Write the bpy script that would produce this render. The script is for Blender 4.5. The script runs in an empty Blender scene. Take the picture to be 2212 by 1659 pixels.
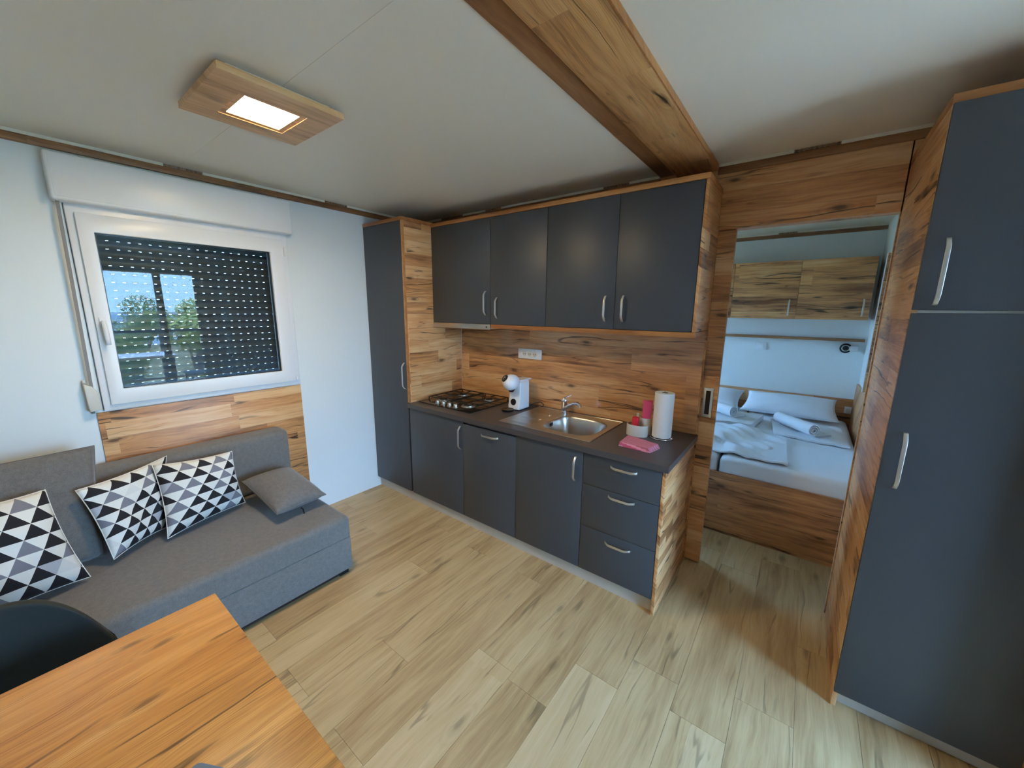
import bpy, bmesh, math, random
from mathutils import Vector, Matrix
R = random.Random(7)
S = bpy.context.scene
COL = S.collection

# ------------------------------------------------------------------ camera
F_PX, W_PX = 827.27, 2212.0
cam_d = bpy.data.cameras.new('camera')
cam_d.sensor_fit = 'HORIZONTAL'
cam_d.sensor_width = 36.0
cam_d.lens = F_PX / W_PX * 36.0
cam_d.clip_start = 0.02
cam = bpy.data.objects.new('camera', cam_d)
COL.objects.link(cam)
pitch, yaw, roll = math.radians(11.0416), math.radians(37.2518), math.radians(0.54686)
fw = Vector((-math.sin(yaw) * math.cos(pitch), math.cos(yaw) * math.cos(pitch), -math.sin(pitch)))
rt = fw.cross(Vector((0, 0, 1))).normalized()
up = rt.cross(fw)
rt, up = rt * math.cos(roll) + up * math.sin(roll), up * math.cos(roll) - rt * math.sin(roll)
m = Matrix((rt, up, -fw)).transposed().to_4x4()
m.translation = Vector((3.09774, -2.59201, 1.67899))
cam.matrix_world = m
S.camera = cam

# ------------------------------------------------------------------ world, sun, exposure
world = bpy.data.worlds.new('sky')
S.world = world
world.use_nodes = True
wn = world.node_tree
wn.nodes.clear()
tc = wn.nodes.new('ShaderNodeTexCoord')
sx = wn.nodes.new('ShaderNodeSeparateXYZ')
wn.links.new(tc.outputs['Generated'], sx.inputs[0])
sky = wn.nodes.new('ShaderNodeValToRGB')          # clear blue sky: paler at the horizon, deeper overhead
sky.color_ramp.elements[0].position, sky.color_ramp.elements[0].color = 0.0, (0.37, 0.68, 1.06, 1)
sky.color_ramp.elements[1].position, sky.color_ramp.elements[1].color = 0.7, (0.26, 0.58, 1.22, 1)
wn.links.new(sx.outputs[2], sky.inputs[0])
bg = wn.nodes.new('ShaderNodeBackground')
bg.inputs['Strength'].default_value = 9.8
wo = wn.nodes.new('ShaderNodeOutputWorld')
wn.links.new(sky.outputs[0], bg.inputs['Color'])
wn.links.new(bg.outputs[0], wo.inputs[0])

sun_d = bpy.data.lights.new('sun', 'SUN')
sun_d.energy = 15.0
sun_d.angle = math.radians(0.6)
sun_d.color = (1.0, 0.95, 0.86)
sun = bpy.data.objects.new('sun', sun_d)
COL.objects.link(sun)
sun.rotation_euler = Vector((0.0, 1.0, -1.15)).to_track_quat('-Z', 'Y').to_euler()

S.view_settings.view_transform = 'Standard'
S.view_settings.look = 'None'
S.view_settings.exposure = 2.0
S.view_settings.gamma = 1.0
S.view_settings.use_curve_mapping = False
LAMP_STRENGTH = 48.0

# ------------------------------------------------------------------ helpers
def lin(c):
    c = c / 255.0
    return c / 12.92 if c <= 0.04045 else ((c + 0.055) / 1.055) ** 2.4
def rgb(r, g, b):
    return (lin(r), lin(g), lin(b), 1.0)

class MB:
    """collects geometry for ONE mesh"""
    def __init__(s):
        s.v, s.f, s.uv = [], [], None
    def add(s, vs, fs):
        n = len(s.v)
        s.v += [tuple(p) for p in vs]
        s.f += [tuple(i + n for i in f) for f in fs]
        return s
    def box(s, x0, x1, y0, y1, z0, z1):
        vs = [(x, y, z) for z in (z0, z1) for y in (y0, y1) for x in (x0, x1)]
        return s.add(vs, [(0, 2, 3, 1), (4, 5, 7, 6), (0, 1, 5, 4), (2, 6, 7, 3), (0, 4, 6, 2), (1, 3, 7, 5)])
    def lathe(s, prof, c=(0, 0, 0), n=24, axis='z'):
        """prof: list of (radius, height) along the axis"""
        c = Vector(c)
        rows = []
        for r, h in prof:
            row = []
            for i in range(n):
                a = 2 * math.pi * i / n
                p = (r * math.cos(a), r * math.sin(a), h)
                if axis == 'x': p = (p[2], p[0], p[1])
                elif axis == 'y': p = (p[1], p[2], p[0])
                row.append(tuple(c + Vector(p)))
            rows.append(row)
        vs = [p for row in rows for p in row]
        fs = []
        for k in range(len(prof) - 1):
            for i in range(n):
                j = (i + 1) % n
                fs.append((k * n + i, k * n + j, (k + 1) * n + j, (k + 1) * n + i))
        fs.append(tuple(range(n - 1, -1, -1)))
        fs.append(tuple((len(prof) - 1) * n + i for i in range(n)))
        return s.add(vs, fs)
    def tube(s, pts, r, n=8, closed=False):
        pts = [Vector(p) for p in pts]
        rows, prev = [], None
        N = len(pts)
        for i, p in enumerate(pts):
            a = pts[i - 1] if (i > 0 or closed) else p
            b = pts[(i + 1) % N] if (i < N - 1 or closed) else p
            t = (b - a).normalized()
            if prev is None:
                ref = Vector((0, 0, 1)) if abs(t.z) < 0.9 else Vector((1, 0, 0))
                nrm = t.cross(ref).normalized()
            else:
                nrm = (prev - t * prev.dot(t)).normalized()
            prev = nrm
            bn = t.cross(nrm)
            rr = r[i] if isinstance(r, (list, tuple)) else r
            rows.append([p + (nrm * math.cos(2 * math.pi * k / n) + bn * math.sin(2 * math.pi * k / n)) * rr for k in range(n)])
        vs = [q for row in rows for q in row]
        fs = []
        for i in range(N if closed else N - 1):
            i2 = (i + 1) % N
            for k in range(n):
                k2 = (k + 1) % n
                fs.append((i * n + k, i * n + k2, i2 * n + k2, i2 * n + k))
        if not closed:
            fs.append(tuple(range(n - 1, -1, -1)))
            fs.append(tuple((N - 1) * n + k for k in range(n)))
        return s.add(vs, fs)
    def grid(s, fn, nu, nv, cu=False, cv=False):
        """surface fn(u,v)->point over [0,1]^2"""
        vs = [fn(i / nu, j / nv) for j in range(nv + (0 if cv else 1)) for i in range(nu + (0 if cu else 1))]
        wu = nu + (0 if cu else 1)
        wv = nv + (0 if cv else 1)
        fs = []
        for j in range(nv):
            for i in range(nu):
                fs.append((j * wu + i, j * wu + (i + 1) % wu, ((j + 1) % wv) * wu + (i + 1) % wu, ((j + 1) % wv) * wu + i))
        return s.add(vs, fs)
    def prism(s, poly, a0, a1, axis='y'):
        """poly in the plane across 'axis', extruded from a0 to a1"""
        def P(p, a):
            if axis == 'y': return (p[0], a, p[1])
            if axis == 'x': return (a, p[0], p[1])
            return (p[0], p[1], a)
        n = len(poly)
        vs = [P(p, a0) for p in poly] + [P(p, a1) for p in poly]
        fs = [(i, (i + 1) % n, (i + 1) % n + n, i + n) for i in range(n)]
        fs += [tuple(range(n - 1, -1, -1)), tuple(range(n, 2 * n))]
        return s.add(vs, fs)

def mesh_of(mb, name, off=(0, 0, 0), bevel=0.0, seg=2, smooth=False):
    me = bpy.data.meshes.new(name)
    o = Vector(off)
    me.from_pydata([tuple(Vector(p) - o) for p in mb.v], [], mb.f)
    bm = bmesh.new()
    bm.from_mesh(me)
    bmesh.ops.recalc_face_normals(bm, faces=bm.faces)
    if bevel:
        es = [e for e in bm.edges if len(e.link_faces) == 2 and e.calc_face_angle(0) > 0.5]
        bmesh.ops.bevel(bm, geom=es, offset=bevel, segments=seg, affect='EDGES', profile=0.5, clamp_overlap=True)
    bm.to_mesh(me)
    bm.free()
    if smooth:
        for p in me.polygons: p.use_smooth = True
        if smooth == 'auto':
            me.set_sharp_from_angle(angle=math.radians(40))
    elif bevel:
        for p in me.polygons: p.use_smooth = True
        me.set_sharp_from_angle(angle=math.radians(50))
    return me

def link(o, parent=None):
    COL.objects.link(o)
    if parent is not None:
        o.parent = parent
    return o

def base_of(o):
    p = Vector((0, 0, 0))
    while o is not None:
        p = p + o.location
        o = o.parent
    return p

def tag(o, label=None, cat=None, group=None, kind=None):
    if label: o['label'] = label
    if cat: o['category'] = cat
    if group: o['group'] = group
    if kind: o['kind'] = kind
    return o

def thing(name, label, cat, loc=(0, 0, 0), group=None):
    o = bpy.data.objects.new(name, None)
    o.empty_display_size = 0.05
    link(o)
    o.location = loc
    return tag(o, label, cat, group)

def part(name, mb, mat, parent=None, bevel=0.0, smooth=False, seg=2, at=None):
    """mesh given in world coordinates, linked under parent; top-level ones get their own origin"""
    off = base_of(parent) if parent is not None else (at if at is not None else (0, 0, 0))
    o = bpy.data.objects.new(name, mesh_of(mb, name, off, bevel, seg, smooth))
    o.data.materials.append(mat)
    link(o, parent)
    if parent is None and at is not None:
        o.location = at
    return o

def struct(name, mb, mat, bevel=0.0, smooth=False):
    return tag(part(name, mb, mat, None, bevel, smooth), kind='structure')

def B(*a):
    return MB().box(*a)

# ------------------------------------------------------------------ materials
class NT:
    def __init__(s, name):
        s.m = bpy.data.materials.new(name)
        s.m.use_nodes = True
        s.t = s.m.node_tree
        s.t.nodes.clear()
        s.out = s.n('ShaderNodeOutputMaterial')
        s.b = s.n('ShaderNodeBsdfPrincipled')
        s.t.links.new(s.b.outputs[0], s.out.inputs[0])
    def n(s, typ, **k):
        nd = s.t.nodes.new(typ)
        for a, v in k.items(): setattr(nd, a, v)
        return nd
    def set(s, sock, v):
        if hasattr(v, 'is_output') or isinstance(v, bpy.types.NodeSocket): s.t.links.new(v, sock)
        elif v is not None: sock.default_value = v
    def math(s, op, a, b=None, c=None, clamp=False):
        nd = s.n('ShaderNodeMath', operation=op, use_clamp=clamp)
        s.set(nd.inputs[0], a)
        if b is not None: s.set(nd.inputs[1], b)
        if c is not None: s.set(nd.inputs[2], c)
        return nd.outputs[0]
    def comb(s, x, y, z=0.0):
        nd = s.n('ShaderNodeCombineXYZ')
        for i, v in enumerate((x, y, z)): s.set(nd.inputs[i], v)
        return nd.outputs[0]
    def sep(s, v):
        nd = s.n('ShaderNodeSeparateXYZ')
        s.set(nd.inputs[0], v)
        return nd.outputs
    def noise(s, vec, scale=1.0, detail=2.0, rough=0.5, dist=0.0):
        nd = s.n('ShaderNodeTexNoise')
        s.set(nd.inputs['Vector'], vec)
        nd.inputs['Scale'].default_value = scale
        nd.inputs['Detail'].default_value = detail
        nd.inputs['Roughness'].default_value = rough
        nd.inputs['Distortion'].default_value = dist
        return nd.outputs[0]
    def white(s, vec):
        nd = s.n('ShaderNodeTexWhiteNoise', noise_dimensions='3D')
        s.set(nd.inputs[0], vec)
        return nd.outputs[0]
    def ramp(s, f, stops, interp='LINEAR'):
        nd = s.n('ShaderNodeValToRGB')
        cr = nd.color_ramp
        cr.interpolation = interp
        while len(cr.elements) > 1: cr.elements.remove(cr.elements[0])
        cr.elements[0].position, cr.elements[0].color = stops[0]
        for p, c in stops[1:]:
            e = cr.elements.new(p)
            e.color = c
        s.set(nd.inputs[0], f)
        return nd.outputs[0]
    def mix(s, f, a, b, typ='MIX'):
        nd = s.n('ShaderNodeMix', data_type='RGBA', blend_type=typ)
        s.set(nd.inputs[0], f)
        s.set(nd.inputs[6], a)
        s.set(nd.inputs[7], b)
        return nd.outputs[2]
    def smooth(s, x, a, b):
        nd = s.n('ShaderNodeMapRange', interpolation_type='SMOOTHSTEP')
        s.set(nd.inputs[0], x)
        nd.inputs[1].default_value = a
        nd.inputs[2].default_value = b
        return nd.outputs[0]
    def bump(s, h, strength=0.2, dist=0.002):
        nd = s.n('ShaderNodeBump')
        nd.inputs['Strength'].default_value = strength
        nd.inputs['Distance'].default_value = dist
        s.set(nd.inputs['Height'], h)
        s.t.links.new(nd.outputs[0], s.b.inputs['Normal'])
    def objcoord(s):
        return s.n('ShaderNodeTexCoord').outputs['Object']
    def rand(s):
        return s.n('ShaderNodeObjectInfo').outputs['Random']

def plain(name, col, rough=0.5, metal=0.0, spec=0.5, coat=0.0, noise=0.0, nscale=60.0, bump=0.0):
    t = NT(name)
    t.b.inputs['Roughness'].default_value = rough
    t.b.inputs['Metallic'].default_value = metal
    t.b.inputs['Specular IOR Level'].default_value = spec
    t.b.inputs['Coat Weight'].default_value = coat
    nz = t.noise(t.objcoord(), nscale, 3.0)
    f = t.math('MULTIPLY_ADD', nz, noise, 1.0 - noise * 0.5)
    c = t.mix(1.0, col, t.comb(f, f, f), 'MULTIPLY')
    t.set(t.b.inputs['Base Color'], c)
    if bump: t.bump(nz, bump, 0.001)
    return t.m

def wood(name, axis, dark, mid, light, bh=0.12, blen=1.1, rough=0.42, coat=0.0, coatr=0.1, tone=0.42, crack=1.0,
         knot=1.0, fine=0.5, lines=0.0, gapdark=0.35, knotscale=(1.7, 5.0), spread=1.0):
    """printed / real wood: grain along 'axis' (0,1,2) of the object's own space"""
    t = NT(name)
    co = t.sep(t.objcoord())
    rnd = t.rand()
    off = t.math('MULTIPLY', rnd, 17.0)
    ax = {0: (0, 2, 1), 1: (1, 2, 0), 2: (2, 0, 1), 3: (1, 0, 2), 4: (0, 1, 2)}[axis]
    u = t.math('ADD', co[ax[0]], off)
    v = t.math('MULTIPLY_ADD', co[ax[2]], 0.83, co[ax[1]])
    v = t.math('ADD', v, t.math('MULTIPLY', off, 0.37))
    row = t.math('FLOOR', t.math('DIVIDE', v, bh))
    r1 = t.white(t.comb(row, 3.1, 0.7))
    run = t.math('FLOOR', t.math('ADD', t.math('DIVIDE', u, blen), t.math('MULTIPLY', r1, 7.0)))
    rb = t.white(t.comb(row, run, 5.3))
    seed = t.math('MULTIPLY', rb, 23.0)
    warp = t.noise(t.comb(t.math('MULTIPLY', u, 2.2), t.math('MULTIPLY', v, 7.0), seed), 1.0, 3.0)
    vw = t.math('MULTIPLY_ADD', t.math('SUBTRACT', warp, 0.5), 0.07, v)
    big = t.noise(t.comb(t.math('MULTIPLY', u, 1.6), t.math('MULTIPLY', vw, 9.0), seed), 1.0, 3.0, 0.55)
    g1 = t.noise(t.comb(t.math('MULTIPLY', u, 2.5), t.math('MULTIPLY', vw, 48.0), seed), 1.0, 4.0, 0.6)
    g2 = t.noise(t.comb(t.math('MULTIPLY', u, 9.0), t.math('MULTIPLY', vw, 230.0), seed), 1.0, 4.0, 0.65)
    f = t.math('MULTIPLY', t.math('SUBTRACT', rb, 0.5), tone)
    f = t.math('ADD', f, t.math('MULTIPLY', t.math('SUBTRACT', big, 0.5), 1.1 * spread))
    f = t.math('ADD', f, t.math('MULTIPLY', t.math('SUBTRACT', g1, 0.5), 0.9 * spread))
    f = t.math('ADD', f, t.math('MULTIPLY', t.math('SUBTRACT', g2, 0.5), fine))
    f = t.math('ADD', f, 0.52, clamp=True)
    col = t.ramp(f, [(0.08, dark), (0.5, mid), (0.92, light)])
    dk = None
    def mul(a, b):
        return b if a is None else t.math('MULTIPLY', a, b)
    if crack:
        cn = t.noise(t.comb(t.math('MULTIPLY', u, 0.6), t.math('MULTIPLY', vw, 8.0), t.math('ADD', seed, 4.0)), 1.0, 2.5, 0.5)
        ridge = t.math('ABSOLUTE', t.math('SUBTRACT', cn, 0.5))
        msk = t.smooth(t.noise(t.comb(t.math('MULTIPLY', u, 2.6), t.math('MULTIPLY', v, 6.0), 9.0), 1.0, 2.0), 0.46, 0.58)
        line = t.math('SUBTRACT', 1.0, t.smooth(ridge, 0.003, 0.015))
        dk = mul(dk, t.math('SUBTRACT', 1.0, t.math('MULTIPLY', t.math('MULTIPLY', line, msk), 0.85 * crack)))
    if crack >= 1.0:
        c2 = t.noise(t.comb(t.math('MULTIPLY', u, 2.4), t.math('MULTIPLY', vw, 24.0), t.math('ADD', seed, 11.0)), 1.0, 2.0, 0.5)
        l2 = t.math('SUBTRACT', 1.0, t.smooth(t.math('ABSOLUTE', t.math('SUBTRACT', c2, 0.5)), 0.004, 0.03))
        m2 = t.smooth(t.noise(t.comb(t.math('MULTIPLY', u, 4.5), t.math('MULTIPLY', v, 13.0), 31.0), 1.0, 2.0), 0.60, 0.70)
        dk = mul(dk, t.math('SUBTRACT', 1.0, t.math('MULTIPLY', t.math('MULTIPLY', l2, m2), 0.6)))
    if knot:
        vn = t.n('ShaderNodeTexVoronoi', voronoi_dimensions='2D')
        t.set(vn.inputs['Vector'], t.comb(t.math('MULTIPLY', u, knotscale[0]), t.math('MULTIPLY', vw, knotscale[1])))
        vn.inputs['Scale'].default_value = 1.0
        d = vn.outputs['Distance']
        pick = t.math('GREATER_THAN', t.sep(vn.outputs['Color'])[0], 0.45)
        dist = t.math('ADD', d, t.math('MULTIPLY', t.math('SUBTRACT', g2, 0.5), 0.09))
        kk = t.math('MULTIPLY', t.math('SUBTRACT', 1.0, t.smooth(dist, 0.03, 0.085)), pick)
        dk = mul(dk, t.math('SUBTRACT', 1.0, t.math('MULTIPLY', kk, 0.70 * knot)))
        ring = t.math('MULTIPLY', t.math('SUBTRACT', 1.0, t.smooth(d, 0.06, 0.24)), pick)
        rs = t.math('MULTIPLY_ADD', t.math('SINE', t.math('MULTIPLY', d, 95.0)), 0.5, 0.5)
        dk = mul(dk, t.math('SUBTRACT', 1.0, t.math('MULTIPLY', t.math('MULTIPLY', ring, rs), 0.22 * knot)))
    if lines:
        ln = t.math('SINE', t.math('MULTIPLY', t.math('ADD', vw, t.math('MULTIPLY', big, 0.05)), 1250.0))
        ln = t.smooth(ln, 0.3, 1.0)
        lm = t.smooth(t.noise(t.comb(t.math('MULTIPLY', u, 5.0), t.math('MULTIPLY', v, 30.0), 2.0), 1.0, 2.0), 0.35, 0.65)
        dk = mul(dk, t.math('SUBTRACT', 1.0, t.math('MULTIPLY', t.math('MULTIPLY', ln, lm), lines)))
    if gapdark:
        fr = t.math('FRACT', t.math('DIVIDE', v, bh))
        e = t.math('MINIMUM', fr, t.math('SUBTRACT', 1.0, fr))
        em = t.smooth(t.noise(t.comb(t.math('MULTIPLY', u, 3.0), row, 1.0), 1.0, 1.0), 0.42, 0.62)
        g = t.math('MULTIPLY', t.math('SUBTRACT', 1.0, t.smooth(e, 0.006, 0.035)), em)
        dk = mul(dk, t.math('SUBTRACT', 1.0, t.math('MULTIPLY', g, gapdark)))
    if dk is not None:
        col = t.mix(1.0, col, t.comb(dk, dk, dk), 'MULTIPLY')
    t.set(t.b.inputs['Base Color'], col)
    t.b.inputs['Roughness'].default_value = rough
    t.b.inputs['Coat Weight'].default_value = coat
    t.b.inputs['Coat Roughness'].default_value = coatr
    t.bump(g1, 0.08, 0.001)
    return t.m

LAM = (rgb(126, 80, 46), rgb(208, 148, 92), rgb(232, 188, 136))
M = {}
M['wood_x'] = wood('rustic_oak_print_x', 0, *LAM)
M['wood_x2'] = wood('rustic_oak_print_doors', 0, *LAM, bh=0.15)
M['wood_y'] = wood('rustic_oak_print_y', 1, *LAM, bh=0.095, blen=0.6)
M['wood_staves'] = wood('stave_oak_print', 1, *LAM, bh=0.048, blen=0.28, gapdark=0.6, tone=0.6, knot=0.4)
M['wood_splash'] = wood('glossy_oak_print', 0, *LAM, bh=0.155, blen=1.9, rough=0.3, coat=0.8, coatr=0.04)
M['wood_splash_y'] = wood('glossy_oak_print_y', 1, *LAM, bh=0.1, blen=0.6, rough=0.3, coat=0.8, coatr=0.04)
M['wood_beam'] = wood('beam_oak_print', 3, rgb(120, 76, 42), rgb(212, 156, 96), rgb(234, 188, 130), bh=0.23, blen=0.95, tone=0.2, lines=0.35, knotscale=(1.6, 5.0), gapdark=0.2)
M['wood_bed'] = wood('bed_oak_print', 0, rgb(124, 78, 46), rgb(196, 136, 86), rgb(222, 172, 122), bh=0.16)
M['edge'] = wood('orange_edge_band', 0, rgb(148, 92, 44), rgb(182, 122, 66), rgb(200, 142, 84), bh=0.5, crack=0.0, knot=0.0, fine=0.5, gapdark=0.0)
M['trim'] = wood('dark_oak_trim', 1, rgb(100, 66, 38), rgb(150, 104, 64), rgb(178, 132, 86), bh=0.3, crack=0.3, knot=0.3, gapdark=0.0)
M['trim_x'] = wood('dark_oak_trim_x', 0, rgb(100, 66, 38), rgb(150, 104, 64), rgb(178, 132, 86), bh=0.3, crack=0.3, knot=0.3, gapdark=0.0)
M['floor'] = wood('light_oak_floor', 3, rgb(156, 124, 80), rgb(198, 170, 122), rgb(216, 192, 148), bh=0.9, blen=9.0, rough=0.4, tone=0.30,
                  crack=0.45, knot=0.45, fine=0.35, gapdark=0.0, knotscale=(1.5, 4.0), spread=0.75)
M['table'] = wood('golden_pine_table', 3, rgb(168, 106, 46), rgb(216, 152, 78), rgb(238, 184, 112), bh=0.2, blen=1.6, rough=0.34, tone=0.35,
                  crack=0.85, knot=0.7, fine=0.7, lines=0.30, gapdark=0.0, knotscale=(2.2, 6.0))
M['lampwood'] = wood('lamp_oak', 1, rgb(168, 120, 76), rgb(222, 174, 122), rgb(238, 200, 150), bh=0.4, crack=0.3, knot=0.4, gapdark=0.0)

M['white_wall'] = plain('white_wall_panel', rgb(226, 230, 228), 0.42, noise=0.03, nscale=3.0)
M['ceiling'] = plain('satin_white_ceiling', rgb(236, 227, 206), 0.42, noise=0.03, nscale=2.0)
M['white'] = plain('white_plastic', rgb(232, 233, 234), 0.32, noise=0.02)
M['offwhite'] = plain('cream_plastic', rgb(212, 206, 192), 0.4, noise=0.03)
M['trimwhite'] = plain('cream_trim_strip', rgb(226, 218, 200), 0.5, noise=0.03)
M['anthracite'] = plain('anthracite_laminate', rgb(66, 70, 75), 0.42, spec=0.5, noise=0.05, nscale=900.0)
M['worktop'] = plain('dark_worktop', rgb(74, 70, 70), 0.36, noise=0.22, nscale=420.0)
M['plinth'] = plain('pale_grey_plinth', rgb(196, 188, 174), 0.4, noise=0.04)
M['steel'] = plain('brushed_steel', rgb(196, 190, 180), 0.30, metal=1.0, noise=0.06, nscale=40.0)
M['nickel'] = plain('satin_nickel', rgb(206, 202, 194), 0.34, metal=1.0, noise=0.04)
M['chrome'] = plain('chrome', rgb(228, 230, 234), 0.06, metal=1.0)
M['black'] = plain('black_plastic', rgb(18, 18, 20), 0.28, noise=0.05)
M['hob'] = plain('black_enamel', rgb(24, 21, 20), 0.16, coat=0.3, noise=0.05)
M['iron'] = plain('cast_iron', rgb(22, 21, 21), 0.5, noise=0.2, nscale=200.0)
M['dark'] = plain('dark_recess', rgb(30, 26, 24), 0.8)
M['strap'] = plain('grey_strap', rgb(140, 138, 138), 0.8, noise=0.3, nscale=300.0)
M['shutter'] = plain('charcoal_shutter', rgb(62, 66, 68), 0.45, noise=0.06, nscale=60.0)
M['frame_dark'] = plain('anthracite_frame', rgb(52, 55, 60), 0.4, noise=0.05)
M['grey_sofa'] = None
M['paper'] = plain('paper_towel', rgb(236, 236, 232), 0.9, noise=0.06, nscale=220.0, bump=0.3)
M['cardboard'] = plain('cardboard_core', rgb(120, 96, 76), 0.9, noise=0.2)
M['pink'] = plain('pink_sponge', rgb(232, 92, 142), 0.8, noise=0.15, nscale=300.0, bump=0.2)
M['red'] = plain('red_scrubber', rgb(218, 32, 56), 0.6, noise=0.15, nscale=200.0)
M['bed_white'] = plain('white_cotton', rgb(226, 230, 236), 0.85, noise=0.04, nscale=40.0, bump=0.05)
M['terry'] = plain('white_terry', rgb(218, 220, 222), 0.95, noise=0.15, nscale=500.0, bump=0.4)
M['chair'] = plain('dark_green_velvet', rgb(34, 38, 35), 0.75, noise=0.25, nscale=160.0)
M['tablet'] = plain('blue_grey_casing', rgb(120, 136, 160), 0.35, noise=0.04)
M['deck'] = plain('terrace_boards', rgb(150, 142, 132), 0.7, noise=0.2, nscale=8.0)
M['outdoor_white'] = plain('outdoor_table_top', rgb(214, 220, 228), 0.35, noise=0.03)
M['rattan'] = plain('grey_outdoor_weave', rgb(84, 90, 98), 0.6, noise=0.3, nscale=150.0)
M['bark'] = plain('tree_bark', rgb(104, 92, 76), 0.9, noise=0.5, nscale=20.0)
M['ground'] = plain('dry_ground', rgb(120, 118, 84), 0.95, noise=0.5, nscale=0.8)
M['sea'] = plain('sea', rgb(58, 104, 140), 0.25, noise=0.1, nscale=0.02)
M['silver_strip'] = plain('pale_edge_profile', rgb(214, 204, 188), 0.4, noise=0.03)

def fabric(name, c1, c2, scale=420.0, rough=0.9):
    t = NT(name)
    co = t.objcoord()
    a = t.noise(co, scale, 2.0, 0.6)
    b = t.noise(co, scale * 0.12, 3.0, 0.6)
    f = t.math('ADD', t.math('MULTIPLY', a, 0.7), t.math('MULTIPLY', b, 0.3))
    t.set(t.b.inputs['Base Color'], t.ramp(f, [(0.3, c1), (0.7, c2)]))
    t.b.inputs['Roughness'].default_value = rough
    t.b.inputs['Sheen Weight'].default_value = 0.25
    t.b.inputs['Specular IOR Level'].default_value = 0.2
    t.bump(a, 0.35, 0.001)
    return t.m
M['grey_sofa'] = fabric('grey_upholstery', rgb(94, 91, 87), rgb(134, 129, 123))
M['grey_cushion'] = fabric('grey_cushion_cloth', rgb(90, 87, 84), rgb(130, 125, 120))

def leaf_mat(name, c1, c2):
    t = NT(name)
    t.set(t.b.inputs['Base Color'], t.ramp(t.noise(t.objcoord(), 3.0, 3.0), [(0.3, c1), (0.7, c2)]))
    t.b.inputs['Roughness'].default_value = 0.6
    return t.m
M['leaf_a'] = leaf_mat('olive_leaves', rgb(120, 146, 62), rgb(200, 210, 126))
M['leaf_b'] = leaf_mat('dark_leaves', rgb(84, 116, 58), rgb(150, 172, 98))

def harlequin():
    t = NT('triangle_print')
    uv = t.sep(t.n('ShaderNodeTexCoord').outputs['UV'])
    NR, NC = 7.0, 4.6
    vv = t.math('MULTIPLY', uv[1], NR)
    row = t.math('FLOOR', vv)
    fv = t.math('FRACT', vv)
    uu = t.math('ADD', t.math('MULTIPLY', uv[0], NC), t.math('MULTIPLY', row, 0.5))
    colc = t.math('FLOOR', uu)
    fu = t.math('FRACT', uu)
    tri = t.math('SUBTRACT', 1.0, t.math('MULTIPLY', t.math('ABSOLUTE', t.math('SUBTRACT', fu, 0.5)), 2.0))
    upm = t.math('LESS_THAN', fv, tri)
    rnd = t.white(t.comb(t.math('ADD', colc, 0.5), t.math('ADD', row, 0.5), t.math('FLOOR', t.math('MULTIPLY', t.rand(), 50.0))))
    c_up = t.ramp(rnd, [(0.0, rgb(24, 24, 30)), (0.68, rgb(122, 122, 130)), (0.93, rgb(214, 212, 206))], 'CONSTANT')
    wr = t.white(t.comb(t.math('FLOOR', t.math('ADD', uu, 0.5)), row, 8.0))
    c_dn = t.ramp(wr, [(0.0, rgb(224, 222, 214)), (0.9, rgb(176, 176, 180))], 'CONSTANT')
    c = t.mix(upm, c_dn, c_up)
    t.set(t.b.inputs['Base Color'], c)
    t.b.inputs['Roughness'].default_value = 0.85
    t.bump(t.noise(t.objcoord(), 380.0, 2.0), 0.2, 0.001)
    return t.m
M['harlequin'] = harlequin()

def stripes():
    t = NT('pink_stripe_cloth')
    co = t.sep(t.objcoord())
    w = t.math('FRACT', t.math('MULTIPLY', t.math('ADD', co[1], t.math('MULTIPLY', co[0], 0.12)), 42.0))
    c = t.ramp(w, [(0.0, rgb(206, 92, 118)), (0.35, rgb(236, 158, 176)), (0.62, rgb(190, 98, 104)), (0.84, rgb(232, 176, 186))], 'CONSTANT')
    t.set(t.b.inputs['Base Color'], c)
    t.b.inputs['Roughness'].default_value = 0.9
    return t.m
M['stripes'] = stripes()

def pane(name, ior, tint=(1, 1, 1, 1)):
    t = NT(name)
    t.t.nodes.remove(t.b)
    fr = t.n('ShaderNodeFresnel')
    fr.inputs['IOR'].default_value = ior
    tr = t.n('ShaderNodeBsdfTransparent')
    tr.inputs['Color'].default_value = tint
    gl = t.n('ShaderNodeBsdfGlossy')
    gl.inputs['Roughness'].default_value = 0.0
    mx = t.n('ShaderNodeMixShader')
    t.t.links.new(fr.outputs[0], mx.inputs[0])
    t.t.links.new(tr.outputs[0], mx.inputs[1])
    t.t.links.new(gl.outputs[0], mx.inputs[2])
    t.t.links.new(mx.outputs[0], t.out.inputs[0])
    return t.m
M['glass'] = pane('clear_glass', 1.35)
M['glass_win'] = pane('double_glazing', 1.305, (0.86, 0.92, 0.94, 1))

def emit(name, col, strength):
    t = NT(name)
    t.t.nodes.remove(t.b)
    e = t.n('ShaderNodeEmission')
    e.inputs['Color'].default_value = col
    e.inputs['Strength'].default_value = strength
    t.t.links.new(e.outputs[0], t.out.inputs[0])
    return t.m
M['lamp_light'] = emit('lamp_diffuser', (1.0, 0.78, 0.48, 1), LAMP_STRENGTH)

# ------------------------------------------------------------------ key dimensions
ZC = 2.49                     # ceiling
XT, XR_KIT, XW = 0.528, 2.613, 3.38
YF = -0.632                   # fronts of base and tall units
YU = -0.342                   # fronts of wall units
XE, Y0 = 5.4, -3.7            # right (glazed) wall, wall behind the camera
YB, XB = 2.5, 3.58            # bedroom far wall, bedroom right wall

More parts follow.
